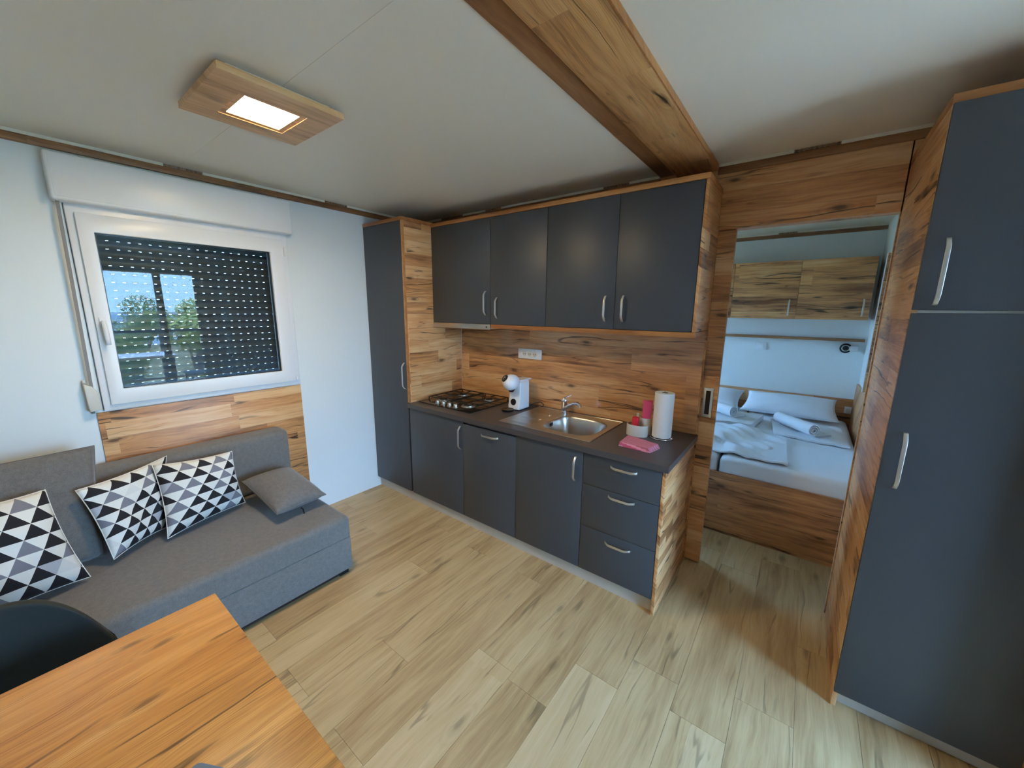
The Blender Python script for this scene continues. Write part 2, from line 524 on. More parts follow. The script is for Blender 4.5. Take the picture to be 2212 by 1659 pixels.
# ================================================================== SETTING
floor = struct('floor', B(-0.15, XE + 0.15, Y0 - 0.15, YB + 0.15, -0.12, -0.006), M['plinth'])
PW, PL, PX = 0.2125, 1.22, 2.62
joints = {-6: -2.02, -7: -1.16, -5: -1.65, -4: -0.80, -3: -1.38, -2: -0.20, -1: -1.155, 0: -0.963, 1: 0.115, 2: 0.35, 3: -0.37}
for k in range(-13, 8):
    a, b = PX + k * PW, PX + (k + 1) * PW
    a, b = max(a, 0.0), min(b, XE)
    if b - a < 0.02: continue
    j = joints.get(k, R.uniform(-1.2, 0.0))
    y = j - math.ceil((j - Y0) / PL) * PL
    while y < YB:
        ya, yb = max(y, Y0), min(y + PL, YB)
        if yb - ya > 0.03:
            cx, cy = (a + b) / 2, (ya + yb) / 2
            o = part('plank', B(a + 0.0006, b - 0.0006, ya + 0.0006, yb - 0.0006, -0.006, 0.0), M['floor'], floor)
            me = o.data
            me.transform(Matrix.Translation((-cx, -cy, 0)))
            o.location = (cx, cy, 0)
        y += PL

ceiling = struct('ceiling', B(-0.15, XE + 0.15, Y0 - 0.15, YB + 0.15, ZC + 0.01, ZC + 0.12), M['dark'])
for (a, b, c, d) in ((0, XE, Y0, -1.8312), (0, XE, -1.8304, 0.04), (0, XE, 0.04, YB)):
    part('ceiling_panel', B(a, b, c, d, ZC, ZC + 0.01), M['ceiling'], ceiling)

def wall_x(name, x0, x1, y0, y1, z0, z1, holes, mat):
    mb = MB()
    ys = y0
    for (ha, hb, za, zb) in holes:
        mb.box(x0, x1, ys, ha, z0, z1)
        if za > z0: mb.box(x0, x1, ha, hb, z0, za)
        mb.box(x0, x1, ha, hb, zb, z1)
        ys = hb
    mb.box(x0, x1, ys, y1, z0, z1)
    return struct(name, mb, mat)

WY0, WY1, WZ0, WZ1 = -2.325, -1.28, 1.105, 2.205      # kitchen-side window hole
BWY0, BWY1, BWZ0, BWZ1 = 0.85, 1.80, 0.95, 2.00       # bedroom window hole
GY0, GY1, GZ1 = -2.05, -0.38, 2.245                    # glazed sliding door hole
wall_x('wall_left', -0.15, 0.0, Y0, YB, 0, ZC, [(WY0, WY1, WZ0, WZ1), (BWY0, BWY1, BWZ0, BWZ1)], M['white_wall'])
wall_x('wall_right', XE, XE + 0.15, Y0, YB, 0, ZC, [(GY0, GY1, 0.0, GZ1)], M['white_wall'])
struct('wall_front', B(-0.15, XE + 0.15, Y0 - 0.15, Y0, 0, ZC), M['white_wall'])
wb = MB().box(0, 2.62, 0, 0.014, 0, ZC).box(2.62, XW, 0, 0.08, 2.14, ZC).box(XW - 0.005, 3.57, 0, 0.03, 0, ZC).box(3.57, XE, 0, 0.08, 0, ZC)
struct('wall_back', wb, M['wood_x'])
struct('wall_partition', B(3.906, 3.946, -0.812, -0.0005, 0, ZC), M['wood_y'])
struct('wall_bedroom_front', B(0, 2.705, 0.062, 0.08, 0, 2.14).box(0, 2.62, 0.062, 0.08, 2.14, ZC), M['white_wall'])
struct('wall_bedroom_back', B(-0.15, XE + 0.15, YB, YB + 0.15, 0, ZC), M['white_wall'])
struct('wall_bedroom_right', B(XB, XB + 0.08, 0.03, YB, 0, ZC), M['white_wall'])

# sliding door leaf in its pocket, with a flush pull
d1 = struct('door_1', B(1.86, 2.71, 0.020, 0.055, 0.012, 2.137), M['wood_x2'], bevel=0.001)
pl = part('pull_plate', MB().box(2.631, 2.687, 0.014, 0.020, 1.02, 1.21), M['nickel'], d1, bevel=0.002)
part('pull_recess', B(2.646, 2.672, 0.0125, 0.0145, 1.04, 1.19), M['dark'], pl)
# pale edge profile down the right jamb of the doorway
struct('trim_1', B(XW - 0.008, XW - 0.0055, -0.003, 0.004, 0.0, 2.14), M['silver_strip'], bevel=0.001)

# crowns: wooden batten + cream strip, broken by slotted vents
def crown(name, axis, a, b, vents, wallpos, sgn, matw):
    """axis 'y': batten along y on wall x=wallpos; axis 'x': along x on wall y=wallpos (towards -y)"""
    def bx(t0, t1, d, z0, z1):
        if axis == 'y':
            return B(min(wallpos, wallpos + sgn * d), max(wallpos, wallpos + sgn * d), t0, t1, z0, z1)
        return B(t0, t1, min(wallpos, wallpos + sgn * d), max(wallpos, wallpos + sgn * d), z0, z1)
    o = struct(name, bx(a, b, 0.020, 2.438, 2.4745), matw, bevel=0.002)
    t = a
    for v0, v1 in list(vents) + [(b, None)]:
        if v0 - t > 0.01:
            part('cream_strip', bx(t, v0, 0.0225, 2.4745, ZC - 0.0005), M['trimwhite'], o)
        if v1 is None: break
        g = part('vent', bx(v0, v1, 0.012, 2.4745, ZC - 0.0005), M['strap'], o)
        n = max(4, int((v1 - v0) / 0.02))
        for i in range(n):
            c = v0 + (i + 0.5) * (v1 - v0) / n
            w = (v1 - v0) / n * 0.28
            part('fin', bx(c - w, c + w, 0.0205, 2.4765, 2.4875), M['trim'], g)
        t = v1
    return o
crown('trim_2', 'y', Y0, -0.02, [(-1.90, -1.715), (-0.955, -0.77)], 0.0, 1, M['trim'])
crown('trim_3', 'x', 0.022, 2.265, [(0.31, 0.585), (0.845, 1.015), (1.895, 2.075)], 0.0, -1, M['trim_x'])
crown('trim_4', 'x', 2.589, XE, [(2.935, 3.12)], 0.0, -1, M['trim_x'])
crown('trim_5', 'x', 0.1, XB, [(2.74, 2.90)], YB, -1, M['trim_x'])

# ceiling beam: a flat board and a thicker box board beside each other
beam = struct('trim_6', B(2.265, 2.372, Y0, -0.001, 2.484, ZC), M['trim'], bevel=0.001)
part('beam_board', B(2.366, 2.587, Y0, -0.001, 2.462, ZC - 0.0005), M['wood_beam'], beam, bevel=0.004)
part('edge_strip', B(2.5872, 2.5925, Y0, -0.023, 2.462, ZC - 0.0005), M['edge'], beam)
# wood panel below the window
struct('trim_7', B(0.0, 0.010, -2.353, -1.259, 0.0, 1.088), M['wood_y'], bevel=0.001)

# ---- window with roller shutter
def ring_x(x0, x1, o, i):
    """rectangular frame in a plane of constant x: outer and inner (y0, y1, z0, z1)"""
    mb = MB()
    P = lambda r: [(r[0], r[2]), (r[1], r[2]), (r[1], r[3]), (r[0], r[3])]
    vs = [(x,) + p for x in (x0, x1) for r in (o, i) for p in P(r)]
    fs = []
    for k in range(4):
        j = (k + 1) % 4
        fs += [(k, j, 4 + j, 4 + k), (8 + k, 8 + j, 12 + j, 12 + k), (k, j, 8 + j, 8 + k), (4 + k, 4 + j, 12 + j, 12 + k)]
    return mb.add(vs, fs)
win = struct('window_1', ring_x(-0.05, 0.022, (-2.322, -1.262, 1.095, 2.205), (-2.27, -1.322, 1.145, 2.14)), M['white'], bevel=0.003)
sa = MB()
sy0, sy1, sz0, sz1, w = -2.292, -1.300, 1.128, 2.150, 0.0
gy0, gy1, gz0, gz1 = -2.233, -1.386, 1.212, 2.058
sa = ring_x(-0.035, 0.040, (sy0, sy1, sz0, sz1), (gy0, gy1, gz0, gz1))
sash = part('sash', sa, M['white'], win, bevel=0.003)
gs = MB()
g = 0.006
gs.box(0.000, 0.020, gy0 - 0.001, gy0 + g, gz0, gz1).box(0.000, 0.020, gy1 - g, gy1 + 0.001, gz0, gz1)
gs.box(0.000, 0.020, gy0, gy1, gz0 - 0.001, gz0 + g).box(0.000, 0.020, gy0, gy1, gz1 - g, gz1 + 0.001)
part('gasket', gs, M['black'], sash)
part('pane', B(0.003, 0.007, gy0 - 0.01, gy1 + 0.01, gz0 - 0.01, gz1 + 0.01), M['glass_win'], sash)
hp = part('handle_plate', B(0.040, 0.048, -2.278, -2.252, 1.545, 1.615), M['white'], sash, bevel=0.003)
hm = MB().tube([(0.046, -2.265, 1.59), (0.066, -2.265, 1.59), (0.078, -2.265, 1.583), (0.080, -2.264, 1.56), (0.080, -2.262, 1.50), (0.078, -2.261, 1.468)], [0.009, 0.009, 0.010, 0.011, 0.011, 0.009], 10)
part('handle', hm, M['white'], sash, smooth=True)
part('hinge', B(0.040, 0.050, -1.300, -1.286, 2.04, 2.10), M['white'], win, bevel=0.003)
part('hinge', B(0.040, 0.050, -1.300, -1.286, 1.135, 1.165), M['white'], win, bevel=0.003)
# shutter slats with slotted links (light comes through the slots)
def slat_mesh():
    mb = MB()
    prof = []
    H = 0.0441
    for i in range(7):
        a = i / 6
        prof.append((-0.006 * math.sin(math.pi * a), a * H))
    back = [(p[0] - 0.004, p[1]) for p in reversed(prof)]
    mb.prism([(p[0], p[1]) for p in prof + back], -2.31, -1.275, 'y') if False else None
    pts = prof + back
    mb.add([(p[0], -2.31, p[1]) for p in pts] + [(p[0], -1.275, p[1]) for p in pts],
           [(i, (i + 1) % len(pts), (i + 1) % len(pts) + len(pts), i + len(pts)) for i in range(len(pts))])
    y, pitch_, slot = -2.31, 0.0455, 0.012
    while y < -1.275:
        mb.box(-0.0035, -0.0005, y, min(y + pitch_ - slot, -1.275), H, 0.0453)
        y += pitch_
    return mb
sm = mesh_of(slat_mesh(), 'slat', (0, 0, 0))
sm.materials.append(M['shutter'])
sh_root = bpy.data.objects.new('roller_shutter', None)
link(sh_root, win)
for i in range(23):
    o = bpy.data.objects.new('slat', sm)
    link(o, sh_root)
    o.location = (-0.085, 0.004 * (i % 2), 1.13 + i * 0.0453)
part('guide_rail', B(-0.11, -0.06, -2.325, -2.303, 1.10, 2.2), M['frame_dark'], win)
part('guide_rail', B(-0.11, -0.06, -1.298, -1.28, 1.10, 2.2), M['frame_dark'], win)
# shutter box, strap and strap winder
sb = part('shutter_box', B(0.0005, 0.088, -2.364, -1.243, 2.190, 2.414), M['white'], None, bevel=0.012, seg=4, at=(0, -1.78, 2.205))
tag(sb, 'white roller shutter box mounted above the window', 'shutter box')
part('cover_panel', B(0.0885, 0.0905, -2.350, -1.257, 2.206, 2.402), M['white'], sb, bevel=0.0015)
st = thing('shutter_strap', 'grey pull strap with white winder box beside the window frame', 'strap', (0.02, -2.34, 1.10))
part('strap', MB().add([(0.054, -2.350, 2.189), (0.054, -2.336, 2.189), (0.040, -2.362, 1.235), (0.040, -2.348, 1.235),
                        (0.0525, -2.350, 2.189), (0.0525, -2.336, 2.189), (0.0385, -2.362, 1.235), (0.0385, -2.348, 1.235)],
                       [(0, 1, 3, 2), (4, 6, 7, 5), (0, 2, 6, 4), (1, 5, 7, 3), (0, 4, 5, 1), (2, 3, 7, 6)]), M['strap'], st)
wp = [(-2.384, 1.266), (-2.368, 1.252), (-2.354, 1.246), (-2.336, 1.212), (-2.331, 1.114), (-2.379, 1.106)]
part('winder_box', MB().prism(wp, 0.0005, 0.055, 'x'), M['offwhite'], st, bevel=0.003)
part('fixing_tab', B(0.0005, 0.02, -2.384, -2.372, 1.263, 1.278), M['offwhite'], st, bevel=0.002)
part('fixing_tab', B(0.0005, 0.02, -2.372, -2.358, 1.090, 1.104), M['strap'], st, bevel=0.002)

# bedroom window (lights the bed) and glazed sliding door (lights the living area)
bw = struct('window_2', MB().box(-0.06, 0.01, BWY0, BWY0 + 0.06, BWZ0, BWZ1).box(-0.06, 0.01, BWY1 - 0.06, BWY1, BWZ0, BWZ1)
            .box(-0.06, 0.01, BWY0 + 0.06, BWY1 - 0.06, BWZ0, BWZ0 + 0.06).box(-0.06, 0.01, BWY0 + 0.06, BWY1 - 0.06, BWZ1 - 0.06, BWZ1), M['white'], bevel=0.003)
part('pane', B(-0.03, -0.026, BWY0 + 0.05, BWY1 - 0.05, BWZ0 + 0.05, BWZ1 - 0.05), M['glass'], bw)
gd = MB()
fr = 0.05
gd.box(XE + 0.02, XE + 0.12, GY0, GY0 + fr, 0, GZ1).box(XE + 0.02, XE + 0.12, GY1 - fr, GY1, 0, GZ1)
gd.box(XE + 0.02, XE + 0.12, GY0 + fr, GY1 - fr, 0, 0.03).box(XE + 0.02, XE + 0.12, GY0 + fr, GY1 - fr, GZ1 - 0.02, GZ1)
gdo = struct('door_2', gd, M['frame_dark'], bevel=0.003)
for (a, b, x) in ((GY0 + fr, -0.935, XE + 0.03), (-1.02, GY1 - fr, XE + 0.075)):
    lf = MB()
    s_ = 0.07
    lf.box(x, x + 0.04, a, a + s_, 0.03, GZ1 - 0.02).box(x, x + 0.04, b - s_, b, 0.03, GZ1 - 0.02)
    lf.box(x, x + 0.04, a + s_, b - s_, 0.03, 0.11).box(x, x + 0.04, a + s_, b - s_, GZ1 - 0.05, GZ1 - 0.02)
    l = part('door_leaf', lf, M['frame_dark'], gdo, bevel=0.002)
    part('pane', B(x + 0.017, x + 0.023, a + s_, b - s_, 0.10, GZ1 - 0.045), M['glass'], l)

# ================================================================== HANDLES
def handle_mesh(L):
    """bow handle standing off towards -y, along z, centred on the origin"""
    h = L / 2
    P = [(-h, 0.0), (-h + 0.004, -0.010), (-h + 0.026, -0.027), (-h + 0.04, -0.030), (h - 0.04, -0.030), (h - 0.026, -0.027), (h - 0.004, -0.010), (h, 0.0)]
    W, T = 0.0065, 0.0055
    mb = MB()
    vs, fs = [], []
    for i, (z, y) in enumerate(P):
        a, b = P[max(i - 1, 0)], P[min(i + 1, len(P) - 1)]
        tz, ty = b[0] - a[0], b[1] - a[1]
        l = math.hypot(tz, ty)
        nz, ny = -ty / l, tz / l
        vs += [(-W, y, z), (W, y, z), (W, y + ny * T, z + nz * T), (-W, y + ny * T, z + nz * T)]
    for i in range(len(P) - 1):
        for k in range(4):
            fs.append((i * 4 + k, i * 4 + (k + 1) % 4, (i + 1) * 4 + (k + 1) % 4, (i + 1) * 4 + k))
    n = (len(P) - 1) * 4
    fs += [(3, 2, 1, 0), (n, n + 1, n + 2, n + 3)]
    mb.add(vs, fs)
    me = mesh_of(mb, 'handle', (0, 0, 0), bevel=0.0015)
    me.materials.append(M['nickel'])
    return me
H_MESH = {k: handle_mesh(v) for k, v in {'s': 0.158, 'm': 0.185, 'l': 0.225, 'xl': 0.222}.items()}
def handle(parent, x, y, z, size='s', horizontal=False):
    o = bpy.data.objects.new('handle', H_MESH[size])
    link(o, parent)
    o.location = Vector((x, y, z)) - base_of(parent)
    if horizontal: o.rotation_euler = (0, math.radians(90), 0)
    return o

# ================================================================== KITCHEN
G = 0.0015
# tall unit beside the window wall
t = thing('tall_cabinet', 'tall narrow anthracite cupboard in the corner beside the window wall', 'cabinet', (0.26, -0.31, 0))
part('body', B(0.003, 0.508, -0.612, -0.004, 0.10, 2.340), M['anthracite'], t)
part('side_panel', B(0.509, XT, -0.613, -0.004, 0.0965, 2.345), M['wood_y'], t, bevel=0.001)
part('edge_band', B(0.512, XT, YF, -0.6135, 0.902, 2.345), M['edge'], t)
part('top_panel', B(0.003, XT + 0.002, YF - 0.002, -0.004, 2.346, 2.372), M['edge'], t, bevel=0.001)
d = part('door', B(0.004, 0.5115, YF, -0.6135, 0.098, 2.344), M['anthracite'], t, bevel=0.0012)
handle(d, 0.487, YF, 1.125, 'l')

def base_unit(label, x0, x1, fronts, group='base units of the kitchen run', hollow=False):
    """fronts: list of (z0, z1, kind, handle args)"""
    t = thing('base_cabinet', label, 'cabinet', ((x0 + x1) / 2, -0.31, 0.1), group)
    part('body', B(x0 + G, x1 - G, -0.612, -0.02, 0.10, 0.858 if not hollow else 0.70), M['anthracite'], t)
    for (z0, z1, nm, h) in fronts:
        f = part(nm, B(x0 + G, x1 - G, YF, -0.6135, z0 + G, z1 - G), M['anthracite'], t, bevel=0.0012)
        handle(f, *h)
    return t
base_unit('anthracite base unit under the gas hob with one upright handle', XT + 0.001, 1.148, [(0.096, 0.856, 'door', (1.125, YF, 0.725, 'm'))])
base_unit('anthracite front panel with a single level handle between hob unit and sink unit', 1.148, 1.645, [(0.096, 0.842, 'door', (1.413, YF, 0.798, 's', True))])
base_unit('anthracite base unit under the sink with one upright handle', 1.645, 2.142, [(0.096, 0.856, 'door', (2.093, YF, 0.740, 's'))], hollow=True)
t = base_unit('anthracite unit with three drawers at the doorway end of the worktop', 2.142, 2.594,
              [(0.096, 0.392, 'drawer', (2.383, YF, 0.340, 's', True)), (0.392, 0.662, 'drawer', (2.386, YF, 0.633, 's', True)),
               (0.662, 0.856, 'drawer', (2.390, YF, 0.813, 's', True))])
part('side_panel', B(2.5955, XR_KIT, YF, -0.002, 0.0, 0.862), M['wood_staves'], t, bevel=0.001)
k = part('kitchen_plinth', B(0.002, 2.5945, -0.598, -0.58, 0.0, 0.0955), M['plinth'], None, at=(1.3, -0.59, 0))
tag(k, 'pale grey plinth strip along the foot of the kitchen units', 'plinth')

# worktop with a cut-out for the sink bowl
wt = MB()
CX0, CX1, CY0, CY1 = 1.70, 2.125, -0.525, -0.11
WX0, WX1, WYF, WYB = XT + 0.001, 2.628, -0.654, -0.001
wt.box(WX0, CX0, WYF, WYB, 0.864, 0.90).box(CX1, WX1, WYF, WYB, 0.864, 0.90)
wt.box(CX0, CX1, WYF, CY0, 0.864, 0.90).box(CX0, CX1, CY1, WYB, 0.864, 0.90)
wt = tag(part('worktop', wt, M['worktop'], None, at=(1.58, -0.33, 0.864)), 'dark grey kitchen worktop running from tall cupboard to doorway', 'worktop')

# glossy splashback on the wall and on the tall unit's side
s = part('splashback', B(XT + 0.002, 2.612, -0.008, -0.0005, 0.901, 1.53), M['wood_splash'], None, at=(1.57, 0, 0.9))
tag(s, 'glossy wood print splashback behind the hob and sink', 'splashback')
part('side_sheet', B(XT + 0.0005, XT + 0.005, -0.606, -0.009, 0.901, 1.5225), M['wood_splash_y'], s)
part('joint_strip', B(XT + 0.005, XT + 0.0085, -0.0115, -0.0085, 0.901, 1.5225), M['silver_strip'], s)

# sockets
t = thing('power_socket', 'white triple power socket on the splashback', 'socket', (1.317, -0.008, 1.32))
part('plate', B(1.202, 1.433, -0.017, -0.0085, 1.279, 1.361), M['white'], t, bevel=0.003)
for x in (1.268, 1.318, 1.368):
    q = part('outlet', MB().lathe([(0.020, -0.0185), (0.020, -0.0165)], (x, 0, 1.32), 24, 'y'), M['offwhite'], t)
    part('pin_hole', MB().lathe([(0.0035, -0.0192), (0.0035, -0.018)], (x - 0.008, 0, 1.32), 8, 'y').lathe([(0.0035, -0.0192), (0.0035, -0.018)], (x + 0.008, 0, 1.32), 8, 'y'), M['dark'], q)

# wall units
def wall_unit(label, x0, x1, doors, z0=1.5645):
    t = thing('wall_cabinet', label, 'cabinet', ((x0 + x1) / 2, -0.17, z0), 'wall units above the worktop')
    part('body', B(x0 + G, x1 - G, -0.323, -0.002, z0, 2.333), M['anthracite'], t)
    for (a, b, h) in doors:
        dd = part('door', B(a + G, b - G, YU, -0.3245, z0 + 0.001, 2.332), M['anthracite'], t, bevel=0.0012)
        handle(dd, *h)
    return t
wall_unit('anthracite wall cupboard above the steel extractor hood', XT + 0.001, 1.172, [(XT + 0.001, 1.172, (1.128, YU, 1.722, 'm'))])
wall_unit('narrow single anthracite wall cupboard next to the extractor cupboard', 1.172, 1.668, [(1.172, 1.668, (1.240, YU, 1.688, 's'))])
t = wall_unit('wide anthracite wall cupboard with two doors above the paper towel', 1.668, 2.603,
              [(1.668, 2.157, (2.100, YU, 1.688, 's')), (2.157, 2.603, (2.212, YU, 1.688, 's'))])
part('side_panel', B(2.6045, 2.621, YU, -0.002, 1.5645, 2.333), M['wood_y'], t, bevel=0.001)
c = part('cornice_board', B(XT + 0.003, 2.623, YU - 0.003, -0.003, 2.3345, 2.362), M['edge'], None, bevel=0.001, at=(1.57, -0.17, 2.334))
tag(c, 'orange-brown board along the top of the wall cupboards', 'board')
c = part('pelmet_board', B(1.176, 2.622, YU - 0.001, -0.009, 1.535, 1.563), M['edge'], None, bevel=0.001, at=(1.9, -0.17, 1.535))
tag(c, 'orange-brown board along the underside of the wall cupboards', 'board')
t = thing('range_hood', 'slim steel extractor hood below the first wall cupboard', 'range hood', (0.85, -0.17, 1.523))
part('body', B(XT + 0.006, 1.170, -0.335, -0.009, 1.527, 1.5635), M['steel'], t, bevel=0.002)
part('visor', B(XT + 0.006, 1.170, -0.349, -0.3355, 1.523, 1.5635), M['steel'], t, bevel=0.002)
part('filter', B(XT + 0.07, 1.11, -0.30, -0.06, 1.5235, 1.5265), M['strap'], t)
part('button', MB().lathe([(0.006, -0.352), (0.006, -0.348)], (1.14, 0, 1.543), 12, 'y'), M['black'], t)

# ---- hob
t = thing('gas_hob', 'black four-burner gas hob with steel knobs', 'hob', (0.86, -0.30, 0.90))
HX0, HX1, HY0, HY1 = 0.562, 1.15, -0.556, -0.045
part('plate', B(HX0, HX1, HY0, HY1, 0.9005, 0.9085), M['hob'], t, bevel=0.003)
for x in (0.745, 0.815, 0.885, 0.955):
    kb = part('knob', MB().lathe([(0.020, 0.9087), (0.020, 0.913), (0.016, 0.915), (0.0155, 0.932), (0.014, 0.934)], (x, -0.512, 0), 20), M['nickel'], t, smooth='auto')
    part('grip', B(x - 0.003, x + 0.003, -0.527, -0.497, 0.932, 0.938), M['nickel'], kb, bevel=0.001)
for (x, y, r) in ((0.70, -0.405, 0.040), (1.01, -0.42, 0.048), (1.01, -0.17, 0.034), (0.70, -0.17, 0.040)):
    bu = part('burner', MB().lathe([(r * 1.25, 0.9087), (r * 1.25, 0.912), (r, 0.914), (r, 0.921)], (x, y, 0), 24), M['nickel'], t, smooth='auto')
    part('cap', MB().lathe([(r * 0.86, 0.9213), (r * 0.88, 0.926), (r * 0.78, 0.929)], (x, y, 0), 24), M['iron'], bu, smooth='auto')
for (x0, x1) in ((0.585, 0.845), (0.87, 1.13)):
    gr = MB()
    z = 0.936
    for (a, b) in (((x0, -0.535 + 0.07), (x0, -0.06)), ((x1, -0.535 + 0.07), (x1, -0.06))):
        gr.tube([(a[0], a[1], 0.909), (a[0], a[1], z), (a[0], a[1] + 0.01, z), (b[0], b[1] - 0.01, z), (b[0], b[1], z), (b[0], b[1], 0.909)], 0.0045, 6)
    for y in (-0.455, -0.29, -0.07):
        gr.tube([(x0, y, z), (x1, y, z)], 0.0045, 6)
    xm = (x0 + x1) / 2
    for y in (-0.405, -0.17):
        gr.tube([(x0, y, z), (xm - 0.035, y, z)], 0.0045, 6)
        gr.tube([(xm + 0.035, y, z), (x1, y, z)], 0.0045, 6)
    gr.tube([(xm, -0.455, z), (xm, -0.44, z)], 0.0045, 6).tube([(xm, -0.37, z), (xm, -0.205, z)], 0.0045, 6).tube([(xm, -0.135, z), (xm, -0.07, z)], 0.0045, 6)
    part('pan_support', gr, M['iron'], t, smooth=True)

# ---- sink: one pressed sheet with drainer grooves and a bowl
SX0, SX1, SY0, SY1 = 1.442, 2.148, -0.567, -0.045
def sink_z(x, y):
    z = 0.9045
    ed = min(x - SX0, SX1 - x, y - SY0, SY1 - y)
    if ed < 0.006: z -= 0.0035 * (1 - ed / 0.006)
    elif ed < 0.02: z += 0.0
    else: z -= 0.0012
    # bowl (rounded square)
    bx, by, hx, hy = 1.913, -0.318, 0.195, 0.190
    e = (abs((x - bx) / hx) ** 3.4 + abs((y - by) / hy) ** 3.4) ** (1 / 3.4)
    if e < 1.0:
        d_ = min(1.0, (1.0 - e) / 0.20)
        sft = d_ * d_ * (3 - 2 * d_)
        z -= 0.150 * sft + 0.012 * (1 - e)
    elif e < 1.05:
        z -= 0.001
    # drainer
    if 1.475 < x < 1.675 and -0.535 < y < -0.085 and e > 1.06:
        z -= 0.002
        if 1.50 < x < 1.655:
            z += 0.0045 * max(0.0, math.sin((y + 0.535) / 0.45 * math.pi * 6.5)) ** 2
    return z
t = thing('sink', 'stainless steel inset sink with ribbed drainer', 'sink', (1.8, -0.3, 0.9))
NX, NY = 170, 126
sk = MB()
sk.grid(lambda u, v: (SX0 + (SX1 - SX0) * u, SY0 + (SY1 - SY0) * v, sink_z(SX0 + (SX1 - SX0) * u, SY0 + (SY1 - SY0) * v)), NX, NY)
part('basin', sk, M['steel'], t, smooth=True)
part('rim', MB().tube([(SX0, SY0, 0.9025), (SX1, SY0, 0.9025), (SX1, SY1, 0.9025), (SX0, SY1, 0.9025)], 0.0022, 6, closed=True), M['steel'], t)
for i in range(3):
    part('overflow_slot', B(1.7285, 1.7325, -0.345 + i * 0.016, -0.337 + i * 0.016, 0.862, 0.884), M['dark'], t)
part('drain', MB().lathe([(0.034, 0.7435), (0.034, 0.7455), (0.024, 0.7465), (0.012, 0.7450)], (1.913, -0.318, 0), 24), M['chrome'], t, smooth=True)

# ---- tap
t = thing('mixer_tap', 'chrome single-lever mixer tap behind the sink bowl', 'tap', (1.70, -0.092, 0.9))
part('body', MB().lathe([(0.027, 0.9046), (0.027, 0.910), (0.022, 0.914), (0.021, 0.985), (0.0235, 0.99), (0.0235, 1.008), (0.018, 1.018), (0.004, 1.022)], (1.70, -0.092, 0), 24), M['chrome'], t, smooth='auto')
part('spout', MB().tube([(1.705, -0.105, 0.935), (1.725, -0.120, 0.952), (1.775, -0.145, 0.985), (1.83, -0.170, 1.012), (1.862, -0.184, 1.020), (1.880, -0.191, 1.014), (1.884, -0.193, 0.998)],
                        [0.016, 0.015, 0.0145, 0.0135, 0.0135, 0.013, 0.013], 14), M['chrome'], t, smooth='auto')
part('lever', MB().tube([(1.70, -0.092, 1.018), (1.706, -0.075, 1.026), (1.72, -0.03, 1.036)], [0.009, 0.007, 0.005], 10), M['chrome'], t, smooth='auto')

# ---- coffee machine
t = thing('coffee_machine', 'white capsule coffee machine with round head and black dials', 'coffee machine', (1.34, -0.2, 0.9))
cb = []
for (z, yf) in ((0.905, -0.262), (0.93, -0.264), (1.00, -0.250), (1.06, -0.245), (1.13, -0.245)):
    cb.append((yf, z))
poly = cb + [(-0.125, 1.13), (-0.120, 0.905)]
part('body', MB().prism(poly, 1.288, 1.396, 'x'), M['white'], t, bevel=0.010, seg=4)
hd = MB()
hc = Vector((1.334, -0.294, 1.126))
def head(u, v):
    a, b = u * 2 * math.pi, v * math.pi
    p = Vector((math.sin(b) * math.cos(a) * 0.060, math.sin(b) * math.sin(a) * 0.064, math.cos(b) * 0.062))
    if p.y > 0: p.y *= 1.55; p.x *= 1 - 0.18 * min(1, p.y / 0.09)
    return hc + p
hd.grid(head, 28, 16, cu=True)
hdo = part('head', hd, M['white'], t, smooth=True)
nrm = Vector((-0.36, -0.72, 0.60)).normalized()
def disc(c, n, r, th, k=24):
    n = Vector(n).normalized()
    a = n.cross(Vector((0, 0, 1))).normalized()
    b = n.cross(a)
    vs = [Vector(c) + (a * math.cos(2 * math.pi * i / k) + b * math.sin(2 * math.pi * i / k)) * rr + n * hh for rr, hh in ((r, -th), (r, 0), (r * 0.9, th * 0.4)) for i in range(k)]
    fs = [(j * k + i, j * k + (i + 1) % k, (j + 1) * k + (i + 1) % k, (j + 1) * k + i) for j in range(2) for i in range(k)]
    fs += [tuple(range(k - 1, -1, -1)), tuple(2 * k + i for i in range(k))]
    return MB().add(vs, fs)
part('display', disc(hc + nrm * 0.0605, nrm, 0.030, 0.012), M['black'], hdo)
part('display_mark', disc(hc + nrm * 0.0660 + Vector((0.008, 0, 0.004)), nrm, 0.0045, 0.002, 12), M['white'], hdo)
q = nrm.cross(Vector((0, 0, 1))).normalized()
part('display_mark', MB().tube([hc + nrm * 0.0660 - q.cross(nrm) * 0.017 + q * 0.004, hc + nrm * 0.0660 + q.cross(nrm) * 0.017 + q * 0.002], 0.0014, 6), M['white'], hdo)
part('spout', MB().lathe([(0.018, 1.052), (0.026, 1.066), (0.03, 1.075)], (1.338, -0.285, 0), 18), M['black'], t, smooth='auto')
part('dial', disc((1.338, -0.2605, 0.965), (0, -1, 0.06), 0.026, 0.008), M['black'], t)
part('capsule_tray', MB().prism([(1.300, -0.225), (1.384, -0.225), (1.390, -0.085), (1.294, -0.085)], 1.128, 1.140, 'z'), M['white'], t, bevel=0.003)
part('base', MB().prism([(1.288 + 0.108 * i / 1, y) for i, y in ((0, -0.26), (1, -0.26), (1, -0.122), (0, -0.122))], 0.9005, 0.9055, 'z'), M['black'], t)
part('drip_tray', MB().lathe([(0.046, 0.9005), (0.050, 0.906), (0.050, 0.913), (0.046, 0.916), (0.040, 0.914)], (1.322, -0.308, 0), 28), M['black'], t, smooth='auto')
part('power_cord', MB().tube([(1.39, -0.10, 0.915), (1.42, -0.07, 0.935), (1.46, -0.055, 0.945), (1.485, -0.045, 0.925), (1.47, -0.04, 0.905), (1.44, -0.03, 0.9045)], 0.0035, 6), M['black'], t, smooth=True)

